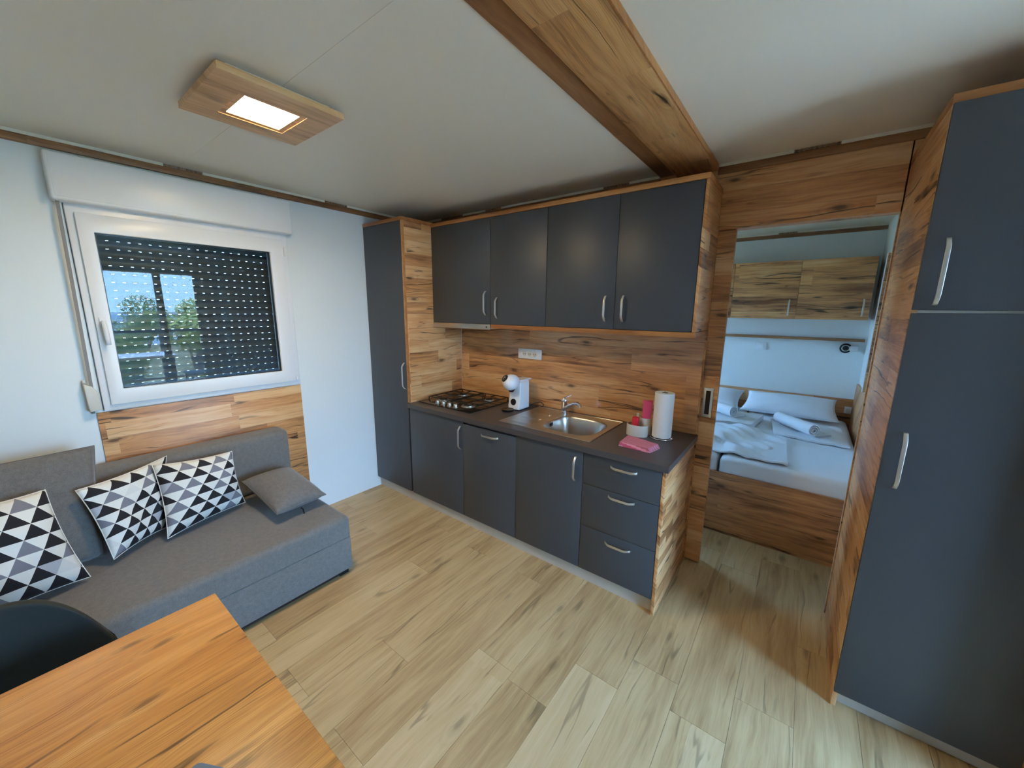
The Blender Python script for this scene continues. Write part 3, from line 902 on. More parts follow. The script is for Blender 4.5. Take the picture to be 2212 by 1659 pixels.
# ---- sink organiser with sponge and scrubber
def superoval(cx, cy, rx, ry, n=32, e=2.4):
    return [(cx + rx * math.copysign(abs(math.cos(2 * math.pi * i / n)) ** (2 / e), math.cos(2 * math.pi * i / n)),
             cy + ry * math.copysign(abs(math.sin(2 * math.pi * i / n)) ** (2 / e), math.sin(2 * math.pi * i / n))) for i in range(n)]
def cupmesh(cx, cy, rx, ry, z0, h, th=0.004):
    out, inn = superoval(cx, cy, rx, ry), superoval(cx, cy, rx - th, ry - th)
    n = len(out)
    vs = [(p[0], p[1], z0) for p in out] + [(p[0], p[1], z0 + h) for p in out] + [(p[0], p[1], z0 + h) for p in inn] + [(p[0], p[1], z0 + 0.006) for p in inn]
    fs = []
    for k in range(3):
        for i in range(n):
            fs.append((k * n + i, k * n + (i + 1) % n, (k + 1) * n + (i + 1) % n, (k + 1) * n + i))
    fs += [tuple(range(n - 1, -1, -1)), tuple(3 * n + i for i in range(n))]
    return MB().add(vs, fs)
t = thing('sink_organiser', 'cream plastic sink caddy with low front cup and taller back cup', 'caddy', (2.325, -0.235, 0.9))
part('front_cup', cupmesh(2.319, -0.248, 0.066, 0.045, 0.9005, 0.072), M['offwhite'], t, smooth='auto')
part('back_cup', cupmesh(2.352, -0.196, 0.034, 0.03, 0.9005, 0.108), M['offwhite'], t, smooth='auto')
part('handle_peg', MB().tube([(2.30, -0.196, 0.93), (2.30, -0.196, 1.03)], [0.007, 0.009], 10), M['offwhite'], t, smooth='auto')
sp = MB()
sp.grid(lambda u, v: (2.352 + (0.026 + 0.004 * v) * math.cos(u * 2 * math.pi) * (1.0) + 0.006 * v, -0.196 + 0.016 * math.sin(u * 2 * math.pi), 0.915 + 0.205 * v + 0.004 * math.sin(u * 12.5) * v), 24, 6, cu=True)
n0 = len(sp.v)
sp.f.append(tuple(range(n0 - 24, n0)))
tag(part('sponge_cloth', sp, M['pink'], None, smooth='auto', at=(2.352, -0.196, 0.91)), 'bright pink rolled sponge cloth standing in the cream sink caddy', 'sponge')
sc = part('scrubber', MB().box(2.288, 2.324, -0.268, -0.236, 0.9075, 1.018), M['red'], None, bevel=0.005, at=(2.306, -0.25, 0.908))
tag(sc, 'small red scrubber standing in the cream sink caddy', 'scrubber')

# ---- paper towel on its wire stand
px_, py_ = 2.458, -0.205
t = thing('paper_towel_holder', 'chrome wire paper towel stand beside the sink caddy', 'holder', (px_, py_, 0.9))
ring = [(px_ + 0.066 * math.cos(a * math.pi / 16), py_ + 0.066 * math.sin(a * math.pi / 16), 0.9045) for a in range(32)]
part('base_ring', MB().tube(ring, 0.0035, 8, closed=True), M['chrome'], t, smooth=True)
sc_ = MB()
for k in range(3):
    a = k * 2 * math.pi / 3
    sc_.tube([(px_, py_, 0.9065), (px_ + 0.065 * math.cos(a), py_ + 0.065 * math.sin(a), 0.9065)], 0.003, 6)
part('base_spoke', sc_, M['chrome'], t, smooth=True)
part('pole', MB().tube([(px_, py_, 0.905), (px_, py_, 1.20)], 0.005, 8), M['chrome'], t, smooth='auto')
t = thing('paper_towel_roll', 'white paper towel roll standing upright on the worktop', 'paper towel', (px_, py_, 0.91))
rr, ri = 0.057, 0.019
part('paper', MB().add([(px_ + r_ * math.cos(2 * math.pi * i / 40), py_ + r_ * math.sin(2 * math.pi * i / 40), z_) for (r_, z_) in ((rr, 0.911), (rr, 1.188), (ri, 1.188), (ri, 0.911)) for i in range(40)],
                      [(k * 40 + i, k * 40 + (i + 1) % 40, ((k + 1) % 4) * 40 + (i + 1) % 40, ((k + 1) % 4) * 40 + i) for k in range(4) for i in range(40)]), M['paper'], t, smooth='auto')
part('core', MB().add([(px_ + r_ * math.cos(2 * math.pi * i / 24), py_ + r_ * math.sin(2 * math.pi * i / 24), z_) for (r_, z_) in ((ri - 0.0005, 0.911), (ri - 0.0005, 1.187), (ri - 0.003, 1.187), (ri - 0.003, 0.911)) for i in range(24)],
                     [(k * 24 + i, k * 24 + (i + 1) % 24, ((k + 1) % 4) * 24 + (i + 1) % 24, ((k + 1) % 4) * 24 + i) for k in range(4) for i in range(24)]), M['cardboard'], t, smooth='auto')

# ---- folded cloth: layers of a striped tea towel
cl = MB()
c0 = [Vector((2.305, -0.512, 0)), Vector((2.490, -0.520, 0)), Vector((2.512, -0.412, 0)), Vector((2.298, -0.352, 0))]
for k in range(5):
    z0 = 0.9006 + k * 0.0042
    def lay(u, v, top, k=k, z0=z0):
        p = (c0[0] * (1 - u) + c0[1] * u) * (1 - v) + (c0[3] * (1 - u) + c0[2] * u) * v
        ex = 1 - 0.004 * k
        p = Vector((2.40 + (p.x - 2.40) * ex - 0.003 * k * (u > 0.9), -0.45 + (p.y + 0.45) * ex + 0.002 * k, 0))
        wv = 0.0012 * math.sin(v * 19 + k) * (u ** 2) * (0 if k == 0 else 1)
        return (p.x, p.y, z0 + (0.0040 if top else 0) + max(0, wv))
    n = len(cl.v)
    cl.grid(lambda u, v: lay(u, v, True), 10, 16)
    cl.grid(lambda u, v: lay(u, v, False), 10, 16)
    W_ = 11
    m_ = n + W_ * 17
    ringi = [i for i in range(11)] + [j * W_ + 10 for j in range(1, 17)] + [16 * W_ + i for i in range(9, -1, -1)] + [j * W_ for j in range(15, 0, -1)]
    for a, b in zip(ringi, ringi[1:] + ringi[:1]):
        cl.f.append((n + a, n + b, m_ + b, m_ + a))
tag(part('tea_towel', cl, M['stripes'], None, smooth='auto', at=(2.40, -0.45, 0.9)), 'folded pink striped tea towel lying on the worktop', 'towel')

# ================================================================== TALL FRIDGE CUPBOARD
t = thing('fridge_cabinet', 'tall dark cupboard with two doors and wood side panel beside the doorway', 'cabinet', (3.64, -0.32, 0))
part('body', B(3.3985, 3.884, -0.625, -0.004, 0.082, 2.334), M['anthracite'], t)
part('side_panel', B(XW, 3.398, -0.6455, -0.0006, 0.0, 2.336), M['wood_y'], t, bevel=0.001)
part('side_panel', B(3.885, 3.903, -0.6455, -0.005, 0.0, 2.336), M['wood_y'], t, bevel=0.001)
part('top_panel', B(XW - 0.001, 3.904, -0.648, -0.005, 2.3365, 2.366), M['edge'], t, bevel=0.001)
d = part('door', B(3.3815, 3.884, -0.664, -0.646, 1.690, 2.334), M['anthracite'], t, bevel=0.0012)
handle(d, 3.432, -0.664, 1.815, 'xl')
d = part('door', B(3.3815, 3.884, -0.664, -0.646, 0.083, 1.679), M['anthracite'], t, bevel=0.0012)
handle(d, 3.430, -0.664, 1.145, 'xl')
part('gap_strip', B(3.3985, 3.884, -0.645, -0.626, 1.680, 1.689), M['silver_strip'], t)
part('plinth', B(3.3985, 3.884, -0.612, -0.60, 0.0, 0.0815), M['plinth'], t)

# ================================================================== CEILING LAMP
t = thing('ceiling_lamp', 'square wooden ceiling lamp with glowing white centre', 'ceiling lamp', (1.245, -1.832, 2.445))
part('base', B(1.065, 1.425, -2.012, -1.648, 2.468, ZC - 0.0003), M['trimwhite'], t, bevel=0.002)
lx0, lx1, ly0, ly1 = 1.022, 1.462, -2.050, -1.612
ix0, ix1, iy0, iy1 = 1.112, 1.352, -1.948, -1.708
fm = MB().box(lx0, ix0, ly0, ly1, 2.445, 2.468).box(ix1, lx1, ly0, ly1, 2.445, 2.468)
fm.box(ix0, ix1, ly0, iy0, 2.445, 2.468).box(ix0, ix1, iy1, ly1, 2.445, 2.468)
part('wood_frame', fm, M['lampwood'], t)
part('inner_frame', MB().box(ix0, 1.134, iy0, iy1, 2.448, 2.466).box(1.330, ix1, iy0, iy1, 2.448, 2.466)
     .box(1.134, 1.330, iy0, -1.926, 2.448, 2.466).box(1.134, 1.330, -1.730, iy1, 2.448, 2.466), M['lampwood'], t)
part('diffuser', B(1.134, 1.330, -1.926, -1.730, 2.452, 2.462), M['lamp_light'], t)

# ================================================================== SOFA
t = thing('sofa', 'grey fabric sofa bed standing against the window wall', 'sofa', (0.5, -2.42, 0))
SYR, SYL = -1.452, -3.42
part('base', B(0.04, 0.951, SYL, SYR, 0.035, 0.2525), M['grey_sofa'], t, bevel=0.006, seg=3)
part('base_rail', B(0.07, 0.935, SYL + 0.09, SYR - 0.09, 0.012, 0.0345), M['black'], t)
def soft_block(x0, x1, y0, y1, z0, z1, r, k=6):
    # block with rounded top edges and rounded upright corners, flat and sharp below
    mb = MB()
    rows = [(0.0, z0), (0.0, z1 - r)] + [(r * (1 - math.cos(math.pi / 2 * i / k)), z1 - r + r * math.sin(math.pi / 2 * i / k)) for i in range(1, k + 1)]
    ringn = 0
    for ins, z in rows:
        ring_ = []
        rc = 0.02
        for (cx, cy, a0) in ((x1 - ins - rc, y1 - ins - rc, 0), (x0 + ins + rc, y1 - ins - rc, 90), (x0 + ins + rc, y0 + ins + rc, 180), (x1 - ins - rc, y0 + ins + rc, 270)):
            for q in range(5):
                a = math.radians(a0 + 90 * q / 4)
                ring_.append((cx + rc * math.cos(a), cy + rc * math.sin(a), z))
        ringn = len(ring_)
        mb.v += ring_
    for j in range(len(rows) - 1):
        for i in range(ringn):
            i2 = (i + 1) % ringn
            mb.f.append((j * ringn + i, j * ringn + i2, (j + 1) * ringn + i2, (j + 1) * ringn + i))
    mb.f += [tuple(range(ringn - 1, -1, -1)), tuple((len(rows) - 1) * ringn + i for i in range(ringn))]
    return mb
part('seat', soft_block(0.04, 0.953, SYL, SYR + 0.002, 0.2565, 0.402, 0.036), M['grey_sofa'], t, smooth='auto')
part('backrest', B(0.03, 0.205, SYL, SYR, 0.403, 0.815), M['grey_sofa'], t, bevel=0.045, seg=6)
for (x, y) in ((0.90, SYR - 0.05), (0.90, SYL + 0.05), (0.1, SYR - 0.05), (0.1, SYL + 0.05)):
    part('foot', B(x - 0.03, x + 0.03, y - 0.03, y + 0.03, 0.0, 0.0345), M['black'], t)

# ---- cushions
def pillow(name, label, corners, thick, mat, group=None, n=26, pinch=0.07, cat='cushion', uvflip=False, wr=0.0, seed=0):
    """corners bl, br, tr, tl of the flat cushion; bulges to both sides; UVs for the print"""
    bl, br, tr, tl = [Vector(c) for c in corners]
    nr = ((br - bl).cross(tl - bl)).normalized()
    ctr = (bl + br + tr + tl) / 4
    rr = random.Random(seed)
    ph = [rr.uniform(0, 6) for _ in range(4)]
    me = bpy.data.meshes.new(name)
    vs, uvs, idx = [], [], {}
    for side in (1, -1):
        for j in range(n + 1):
            for i in range(n + 1):
                u, v = i / n, j / n
                edge = i in (0, n) or j in (0, n)
                if side == -1 and edge:
                    idx[(side, i, j)] = idx[(1, i, j)]
                    continue
                a, b = 2 * u - 1, 2 * v - 1
                uu = 0.5 + (u - 0.5) * (1 - pinch * (1 - b * b))
                vv = 0.5 + (v - 0.5) * (1 - pinch * (1 - a * a))
                p = (bl * (1 - uu) + br * uu) * (1 - vv) + (tl * (1 - uu) + tr * uu) * vv
                h = (max(0.0, (1 - abs(a) ** 3) * (1 - abs(b) ** 3))) ** 0.5 * thick / 2 * (0.72 + 0.28 * (1 - a * a) * (1 - b * b))
                h += wr * (math.sin(7 * u + ph[0] + 3 * v) * math.sin(6 * v + ph[1]) + 0.5 * math.sin(19 * u * (1 - v) + ph[2]) * math.sin(15 * v + ph[3])) * (1 - a ** 4) * (1 - b ** 4)
                idx[(side, i, j)] = len(vs)
                vs.append(p + nr * h * side - ctr)
                uvs.append((u, v))
    fs = []
    for side in (1, -1):
        for j in range(n):
            for i in range(n):
                q = [idx[(side, i, j)], idx[(side, i + 1, j)], idx[(side, i + 1, j + 1)], idx[(side, i, j + 1)]]
                fs.append(q if side == 1 else q[::-1])
    me.from_pydata([tuple(p) for p in vs], [], fs)
    ul = me.uv_layers.new(name='print')
    for lp in me.loops: ul.data[lp.index].uv = uvs[lp.vertex_index]
    for p in me.polygons: p.use_smooth = True
    me.materials.append(mat)
    o = bpy.data.objects.new(name, me)
    link(o)
    o.location = ctr
    tag(o, label, cat, group)
    seam = MB()
    border = [(i, 0) for i in range(n)] + [(n, j) for j in range(n)] + [(i, n) for i in range(n, 0, -1)] + [(0, j) for j in range(n, 0, -1)]
    seam.tube([vs[idx[(1, i, j)]] + ctr for i, j in border], 0.0022, 6, closed=True)
    part('seam', seam, mat, o, smooth=True)
    return o
GP = 'triangle print cushions on the sofa'
pillow('throw_cushion', 'triangle print cushion leaning on the sofa back nearest the small grey pillow',
       [(0.462, -2.222, 0.430), (0.335, -1.812, 0.432), (0.300, -1.836, 0.780), (0.315, -2.212, 0.815)], 0.15, M['harlequin'], GP, wr=0.006, seed=1)
pillow('throw_cushion', 'triangle print cushion in the middle, tucked behind its neighbour',
       [(0.505, -2.433, 0.440), (0.335, -2.200, 0.440), (0.222, -2.131, 0.822), (0.420, -2.504, 0.811)], 0.10, M['harlequin'], GP, wr=0.010, seed=2)
pillow('throw_cushion', 'triangle print cushion leaning on the large grey back cushion',
       [(0.640, -2.900, 0.430), (0.560, -2.520, 0.424), (0.460, -2.590, 0.862), (0.480, -2.960, 0.880)], 0.19, M['harlequin'], GP, wr=0.008, seed=3)
pillow('back_cushion', 'large plain grey back cushion behind the triangle print cushions',
       [(0.400, -3.08, 0.432), (0.390, -2.455, 0.428), (0.285, -2.405, 0.978), (0.290, -3.08, 0.98)], 0.13, M['grey_cushion'], pinch=0.02)
o = pillow('small_pillow', 'small plain grey pillow lying at the end of the sofa',
           [(0.750, -1.782, 0.478), (0.732, -1.478, 0.478), (0.318, -1.522, 0.572), (0.300, -1.806, 0.565)], 0.17, M['grey_cushion'], pinch=0.04)
part('zip_tab', MB().tube([(0.748, -1.645, 0.462), (0.762, -1.640, 0.455), (0.765, -1.638, 0.425)], 0.004, 6), M['black'], o)

# ================================================================== TABLE, CHAIR
t = thing('dining_table', 'golden wood dining table with strong grain', 'table', (2.25, -2.7, 0))
part('table_top', B(1.651, 2.851, -3.10, -2.300, 0.722, 0.75), M['table'], t, bevel=0.002)
for (x, y) in ((1.70, -2.35), (1.70, -3.05), (2.80, -2.35), (2.80, -3.05)):
    part('leg', B(x - 0.025, x + 0.025, y - 0.025, y + 0.025, 0, 0.7215), M['anthracite'], t, bevel=0.003)
part('apron', B(1.73, 2.77, -2.365, -2.345, 0.66, 0.7215), M['anthracite'], t)
part('apron', B(1.73, 2.77, -3.055, -3.035, 0.66, 0.7215), M['anthracite'], t)
tb = MB()
tc = Vector((2.208, -2.483, 0)); e1 = Vector((0.88, 0.47, 0)).normalized(); e2 = Vector((0.47, -0.88, 0)).normalized()
poly = []
for (a, b) in ((0, 0), (1, 0), (1, 1), (0, 1)):
    for k in range(5):
        ang = math.pi / 2 * k / 4
        cx_, cy_ = 0.012 + a * (0.24 - 0.024), 0.012 + b * (0.165 - 0.024)
        base_a = {(0, 0): math.pi, (1, 0): 1.5 * math.pi, (1, 1): 0, (0, 1): 0.5 * math.pi}[(a, b)]
        q_ = (cx_ + 0.012 * math.cos(base_a + ang), cy_ + 0.012 * math.sin(base_a + ang))
        p_ = tc + e1 * q_[0] + e2 * q_[1]
        poly.append((p_.x, p_.y))
t = part('tablet', MB().prism(poly, 0.7505, 0.7585, 'z'), M['tablet'], None, bevel=0.002, at=(2.3, -2.5, 0.7505))
tag(t, 'flat blue-grey tablet lying on the golden wood table', 'tablet')

t = thing('dining_chair', 'dark velvet shell chair with rounded back at the table', 'chair', (1.62, -2.74, 0))
def shell(u, v, th=0.0):
    # u across (0..1), v from seat front (0) to back top (1)
    a = 2 * u - 1
    cy = -2.745
    half = 0.235
    if v < 0.45:
        s_ = v / 0.45
        x = 1.90 - 0.40 * s_
        z = 0.47 - 0.02 * s_ + 0.03 * abs(a) ** 3
        y = cy + a * half * (0.92 + 0.08 * s_)
        return Vector((x, y, z - th))
    s_ = (v - 0.45) / 0.55
    ang = min(1.0, s_ / 0.25) * math.pi / 2
    x = 1.50 - 0.085 * math.sin(ang) - 0.05 * s_
    zc = 0.45 + 0.085 * (1 - math.cos(ang)) if s_ < 0.25 else 0.535 + (s_ - 0.25) / 0.75 * 0.30
    # rounded top outline
    top = 1.0 - 0.55 * abs(a) ** 2.7 * max(0.0, (s_ - 0.25) / 0.75)
    z = 0.45 + (zc - 0.45) * top
    x += 0.085 * a * a * min(1, s_ * 2)
    y = cy + a * half * (1.0 - 0.05 * s_)
    return Vector((x - th, y, z - th * 0.3))
sh = MB()
NU, NV = 20, 30
sh.grid(lambda u, v: shell(u, v), NU, NV)
n = len(sh.v)
sh.grid(lambda u, v: shell(u, v, 0.045), NU, NV)
Wd = NU + 1
ringi = [i for i in range(Wd)] + [j * Wd + NU for j in range(1, NV + 1)] + [NV * Wd + i for i in range(NU - 1, -1, -1)] + [j * Wd for j in range(NV - 1, 0, -1)]
for a, b in zip(ringi, ringi[1:] + ringi[:1]): sh.f.append((a, b, n + b, n + a))
so = part('shell', sh, M['chair'], t, smooth=True)
sub = so.modifiers.new('round', 'SUBSURF'); sub.levels = 1; sub.render_levels = 2
for (x, y) in ((1.82, -2.90), (1.82, -2.59), (1.54, -2.90), (1.54, -2.59)):
    sx = 1 if x > 1.7 else -1
    sy = 1 if y > -2.74 else -1
    part('leg', MB().tube([(x, y, 0.425), (x + 0.04 * sx, y + 0.03 * sy, 0.0)], [0.014, 0.010], 10), M['black'], t, smooth='auto')

# ================================================================== BEDROOM
t = thing('bed', 'double bed with wood print base and headboard in the bedroom', 'bed', (2.7, 1.5, 0))
part('base_front', B(1.90, 3.556, 0.525, 0.545, 0.0, 0.484), M['wood_bed'], t, bevel=0.001)
part('base_box', B(1.92, 3.54, 0.546, 2.44, 0.0, 0.40), M['wood_bed'], t)
part('headboard', B(1.90, XB - 0.002, 2.452, 2.494, 0.0, 0.818), M['wood_bed'], t, bevel=0.001)
part('side_board', B(3.558, XB - 0.002, 1.35, 2.450, 0.30, 0.985), M['wood_bed'], t, bevel=0.001)
for (a, b) in ((1.93, 2.676), (2.692, 3.535)):
    part('mattress', B(a, b, 0.549, 2.448, 0.402, 0.600), M['bed_white'], t, bevel=0.045, seg=5)
GB = 'white pillows at the head of the bed'
pillow('bed_pillow', 'white bed pillow on the side of the bed beside the wall lamp', [(2.625, 2.10, 0.640), (3.460, 2.10, 0.645), (3.425, 2.36, 0.815), (2.665, 2.36, 0.815)], 0.16, M['bed_white'], GB, cat='pillow', wr=0.006, seed=5)
pillow('bed_pillow', 'white bed pillow against the headboard, on the side away from the wall lamp', [(1.87, 2.10, 0.640), (2.612, 2.10, 0.640), (2.628, 2.36, 0.805), (1.90, 2.36, 0.810)], 0.17, M['bed_white'], GB, cat='pillow', wr=0.006, seed=6)

def drape(name, label, fn, mat, cat, th=0.012, nu=70, nv=56, group=None):
    mb = MB()
    mb.grid(lambda u, v: fn(u, v), nu, nv)
    n = len(mb.v)
    mb.grid(lambda u, v: tuple(Vector(fn(u, v)) - Vector((0, 0, th))), nu, nv)
    W_ = nu + 1
    rg = [i for i in range(W_)] + [j * W_ + nu for j in range(1, nv + 1)] + [nv * W_ + i for i in range(nu - 1, -1, -1)] + [j * W_ for j in range(nv - 1, 0, -1)]
    for a, b in zip(rg, rg[1:] + rg[:1]): mb.f.append((a, b, n + b, n + a))
    c = Vector(fn(0.5, 0.5))
    o = part(name, mb, mat, None, smooth='auto', at=tuple(c))
    return tag(o, label, cat, group)
def quad(p, u, v):
    a, b, c, d = [Vector(q) for q in p]
    return (a * (1 - u) + b * u) * (1 - v) + (d * (1 - u) + c * u) * v
def duvet(u, v):
    p = quad([(1.98, 0.66, 0), (3.11, 0.60, 0), (3.07, 1.34, 0), (1.98, 1.34, 0)], u, v)
    z = 0.625 + 0.035 * math.sin(3.2 * u + 1.4 * v + 0.4) * math.sin(math.pi * min(1, v * 1.1)) + 0.050 * math.exp(-((u - 0.62) ** 2) / 0.05) * v
    z += 0.014 * math.sin(13 * v + 9 * u) * (1 - u * 0.6) + 0.010 * math.sin(21 * u - 8 * v) + 0.006 * math.sin(34 * v + 11 * u) * math.sin(9 * u) + 0.005 * math.sin(47 * u + 20 * v * v)
    z -= 0.008 * max(0, u - 0.9) * 10
    return (p.x, p.y, max(z, 0.6142))
drape('folded_duvet', 'crumpled white duvet folded to a corner on the bed', duvet, M['bed_white'], 'duvet')
def sheet2(u, v):
    p = quad([(2.98, 1.42, 0), (3.49, 1.36, 0), (3.46, 2.02, 0), (2.92, 1.98, 0)], u, v)
    return (p.x, p.y, 0.6155 + 0.003 * (1 + math.sin(9 * u + 4 * v)) + 0.0025 * (1 + math.sin(26 * u + 9 * v * v)))
drape('folded_sheet', 'flat folded white sheet under the rolled towel near the wall lamp', sheet2, M['bed_white'], 'sheet', th=0.014)
def towel_flat(u, v):
    p = quad([(2.30, 1.38, 0), (2.80, 1.46, 0), (2.86, 1.93, 0), (2.33, 1.95, 0)], u, v)
    return (p.x, p.y, 0.656 + 0.003 * math.sin(12 * u + 3 * v))
drape('folded_towel', 'folded white towels stacked on the duvet', towel_flat, M['terry'], 'towel', th=0.05)
def rolled(label, a, b, r, z):
    a, b = Vector(a), Vector(b)
    t_ = (b - a).normalized()
    nr_ = Vector((-t_.y, t_.x, 0))
    o = thing('rolled_towel', label, 'towel', (tuple((a + b) / 2)[0], tuple((a + b) / 2)[1], z), 'rolled towels on the bed')
    K = 44
    pr = []
    for i in range(K + 1):
        s_ = i / K
        ang = s_ * 2 * math.pi * 2.6
        rad = r * (1 - 0.72 * s_)
        pr.append((rad * math.cos(ang), rad * math.sin(ang)))
    mb = MB()
    vs = []
    for q_ in (a, b):
        for (c_, s_) in pr: vs.append(q_ + nr_ * c_ + Vector((0, 0, z + r + s_)))
    for q_ in (a, b):
        for i, (c_, s_) in enumerate(pr):
            l = math.hypot(c_, s_)
            f_ = max(0.05, (l - r * 0.17) / l)
            vs.append(q_ + nr_ * c_ * f_ + Vector((0, 0, z + r + s_ * f_)))
    n_ = K + 1
    fs = []
    for i in range(K):
        fs += [(i, i + 1, n_ + i + 1, n_ + i), (2 * n_ + i, 3 * n_ + i, 3 * n_ + i + 1, 2 * n_ + i + 1),
               (i, 2 * n_ + i, 2 * n_ + i + 1, i + 1), (n_ + i, n_ + i + 1, 3 * n_ + i + 1, 3 * n_ + i)]
    fs += [(0, n_, 3 * n_, 2 * n_), (K, 2 * n_ + K, 3 * n_ + K, n_ + K)]
    mb.add(vs, fs)
    part('roll', mb, M['terry'], o, smooth='auto')
    fl = quad
    e = b - nr_ * 0.0
    mbf = MB()
    p0, p1 = a + nr_ * r * 0.2 + t_ * 0.02, b + nr_ * r * 0.2 - t_ * 0.0
    mbf.add([p0 + Vector((0, 0, z)), p1 + Vector((0, 0, z)), p1 + nr_ * 0.15 + Vector((0, 0, z + 0.002)), p0 + nr_ * 0.15 + Vector((0, 0, z + 0.002)),
             p0 + Vector((0, 0, z + 0.012)), p1 + Vector((0, 0, z + 0.012)), p1 + nr_ * 0.15 + Vector((0, 0, z + 0.014)), p0 + nr_ * 0.15 + Vector((0, 0, z + 0.014))],
            [(0, 3, 2, 1), (4, 5, 6, 7), (0, 1, 5, 4), (1, 2, 6, 5), (2, 3, 7, 6), (3, 0, 4, 7)])
    part('tail', mbf, M['terry'], o)
    return o
rolled('rolled white towel lying on the flat sheet near the wall lamp', (2.98, 1.80, 0), (3.255, 1.48, 0), 0.056, 0.628)
rolled('rolled white towel lying on the folded towels', (2.33, 1.80, 0), (2.63, 1.60, 0), 0.056, 0.661)

# wall cupboards over the bed
t = thing('bedroom_cabinet', 'wood print wall cupboards above the bed', 'cabinet', (2.7, 2.3, 1.61))
part('body', B(1.86, 3.528, 2.17, 2.497, 1.612, 2.168), M['wood_x2'], t)
for (a, b, hx) in ((1.86, 2.425, 2.36), (2.425, 2.990, 2.928), (2.990, 3.528, 3.478)):
    d = part('door', B(a + G, b - G, 2.151, 2.169, 1.611, 2.169), M['wood_x2'], t, bevel=0.001)
    handle(d, hx, 2.151, 1.722, 's')
c = part('wall_shelf', B(1.86, 3.555, 2.375, 2.497, 1.400, 1.424), M['trim_x'], None, bevel=0.001, at=(2.7, 2.44, 1.4))
tag(c, 'thin wooden wall shelf below the bedroom cupboards', 'shelf')
t = thing('upright_board', 'narrow upright wood board with white edge on the bedroom side wall', 'board', (3.53, 1.21, 1.1))
part('body', B(3.484, XB - 0.002, 1.200, 1.222, 1.10, 2.088), M['wood_x2'], t)
part('edge_profile', B(3.479, 3.4838, 1.199, 1.222, 1.10, 2.088), M['white'], t)
t = thing('wall_lamp', 'small round black and white reading lamp on the bedroom wall', 'wall lamp', (3.44, 2.49, 1.33))
part('mount', MB().lathe([(0.036, 2.476), (0.036, 2.498)], (3.485, 0, 1.332), 24, 'y'), M['white'], t)
part('arm', B(3.45, 3.52, 2.445, 2.4755, 1.308, 1.356), M['white'], t, bevel=0.004)
rg = [(3.428 + 0.040 * math.cos(math.radians(a)), 2.445, 1.330 + 0.040 * math.sin(math.radians(a))) for a in range(35, 326, 10)]
part('ring', MB().tube(rg, 0.008, 10), M['black'], t, smooth='auto')
part('head', MB().lathe([(0.022, 2.43), (0.026, 2.44), (0.024, 2.475)], (3.428, 0, 1.330), 20, 'y'), M['black'], t, smooth='auto')
t = thing('light_switch', 'white light switch under the bedroom shelf', 'switch', (2.715, 2.498, 1.305))
part('plate', B(2.662, 2.768, 2.488, 2.4985, 1.262, 1.345), M['white'], t, bevel=0.003)
part('rocker', B(2.690, 2.740, 2.484, 2.4875, 1.280, 1.328), M['white'], t, bevel=0.002)
t = thing('bedside_socket', 'white socket plate on the headboard beside the pillow', 'socket', (3.545, 2.45, 0.71))
part('plate', B(3.500, 3.555, 2.443, 2.4515, 0.675, 0.745), M['white'], t, bevel=0.003)
part('outlet', MB().lathe([(0.019, 2.4405), (0.019, 2.4425)], (3.528, 0, 0.71), 20, 'y'), M['offwhite'], t)

# ================================================================== OUTSIDE (seen mirrored in the window pane)
struct('ground', B(-60, 60, -60, 60, -3.2, -3.0), M['ground'])
struct('sea', B(60, 900, -500, 500, -9.2, -9.0), M['sea'])
struct('terrace', B(XE + 0.16, 8.7, -5.5, 2.6, -0.25, -0.06), M['deck'])
t = thing('railing', 'dark metal terrace railing outside the glazed door', 'railing', (8.5, -1.5, -0.06))
part('top_rail', B(8.46, 8.52, -5.4, 2.5, 1.10, 1.15), M['frame_dark'], t)
part('bottom_rail', B(8.47, 8.51, -5.4, 2.5, 0.04, 0.08), M['frame_dark'], t)
for i in range(9):
    y = -5.35 + i * 0.97
    part('post', B(8.465, 8.515, y - 0.02, y + 0.02, -0.06, 1.10), M['frame_dark'], t)
t = thing('terrace_table', 'pale terrace table outside the glazed door', 'table', (6.5, -1.6, -0.06))
part('table_top', B(6.1, 6.9, -2.5, -0.72, 0.76, 0.80), M['outdoor_white'], t, bevel=0.004)
for (x, y) in ((6.16, -2.42), (6.16, -0.80), (6.84, -2.42), (6.84, -0.80)):
    part('leg', B(x - 0.025, x + 0.025, y - 0.025, y + 0.025, -0.06, 0.759), M['frame_dark'], t)
t = thing('terrace_chair', 'grey terrace chair with rounded back beside the pale table', 'chair', (6.5, -0.32, -0.06))
part('seat', B(6.24, 6.76, -0.56, -0.10, 0.36, 0.42), M['rattan'], t, bevel=0.02)
def tback(u, v, o_=0.0):
    a = math.pi * u
    return (6.50 + (0.27 + o_) * math.cos(a), -0.34 + (0.27 + o_) * math.sin(a) * 0.95, 0.421 + v * (0.26 + 0.22 * math.sin(a)))
bk = MB().grid(lambda u, v: tback(u, v), 20, 6)
n = len(bk.v)
bk.grid(lambda u, v: tback(u, v, 0.03), 20, 6)
rg = [i for i in range(21)] + [j * 21 + 20 for j in range(1, 7)] + [6 * 21 + i for i in range(19, -1, -1)] + [j * 21 for j in range(5, 0, -1)]
for a, b in zip(rg, rg[1:] + rg[:1]): bk.f.append((a, b, n + b, n + a))
part('backrest', bk, M['rattan'], t, smooth='auto')
for (x, y) in ((6.28, -0.52), (6.72, -0.52), (6.28, -0.14), (6.72, -0.14)):
    part('leg', MB().tube([(x, y, 0.345), (x, y, -0.06)], 0.016, 8), M['frame_dark'], t)

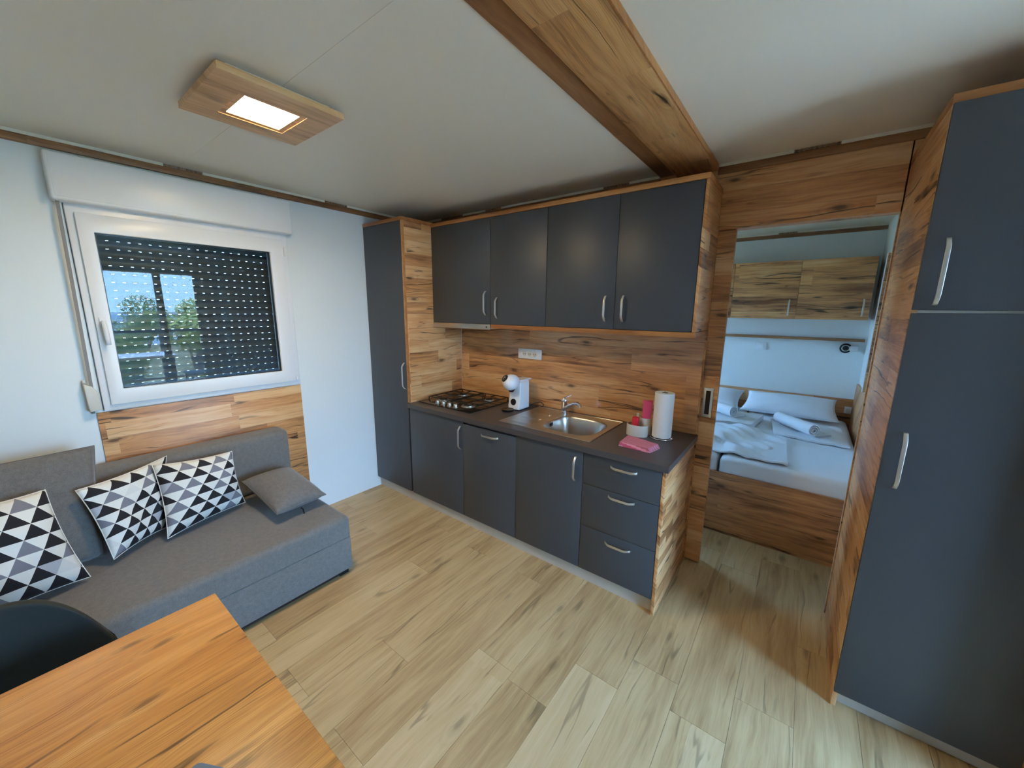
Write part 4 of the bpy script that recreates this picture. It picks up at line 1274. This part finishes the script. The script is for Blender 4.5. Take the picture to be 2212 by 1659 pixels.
def tree(label, loc, h, rad, mat, n, seed):
    rr = random.Random(seed)
    t = thing('tree', label, 'tree', loc, 'trees beyond the terrace')
    c = Vector(loc)
    tr = MB().tube([c, c + Vector((0.1, 0.1, h * 0.3)), c + Vector((-0.05, 0.2, h * 0.6)), c + Vector((0.1, 0.1, h * 0.9))], [0.16, 0.13, 0.09, 0.03], 8)
    blobs = []
    for k in range(9):
        a = rr.uniform(0, 6.28)
        q_ = c + Vector((math.cos(a) * rad * rr.uniform(0.2, 0.75), math.sin(a) * rad * rr.uniform(0.2, 0.75), h * rr.uniform(0.45, 0.95)))
        blobs.append((q_, rad * rr.uniform(0.3, 0.5)))
        tr.tube([c + Vector((0, 0, h * 0.4)), q_], [0.06, 0.015], 6)
    part('trunk', tr, M['bark'], t, smooth=True)
    lv = MB()
    for i in range(n):
        b, r_ = blobs[rr.randrange(len(blobs))]
        d = Vector((rr.gauss(0, 1), rr.gauss(0, 1), rr.gauss(0, 1))).normalized()
        p = b + d * r_ * rr.uniform(0.55, 1.05)
        s_ = rr.uniform(0.035, 0.075)
        x_ = Vector((rr.gauss(0, 1), rr.gauss(0, 1), rr.gauss(0, 1))).normalized()
        y_ = x_.cross(d + Vector((0.01, 0.02, 0.03))).normalized()
        lv.add([p - x_ * s_, p + y_ * s_ * 0.5, p + x_ * s_, p - y_ * s_ * 0.5], [(0, 1, 2, 3)])
    f = part('foliage', lv, mat, t)
    f['kind'] = 'stuff'
    return t
tree('bright olive green tree rising just past the terrace railing', (12.0, 0.95, -3.0), 5.1, 1.25, M['leaf_a'], 9000, 11)
tree('dark green bushy tree past the railing, low crown', (11.6, -1.55, -3.0), 4.4, 1.4, M['leaf_b'], 8000, 12)
tree('tall dark tree with a thin leading shoot beyond the railing', (15.5, -0.1, -3.0), 4.7, 1.5, M['leaf_b'], 7000, 13)
tree('wide olive green tree far along the terrace', (11.5, -7.0, -3.0), 4.4, 2.2, M['leaf_a'], 2600, 14)
tree('olive green tree standing behind the terrace chair', (14.5, 4.6, -3.0), 4.8, 2.0, M['leaf_a'], 2600, 15)
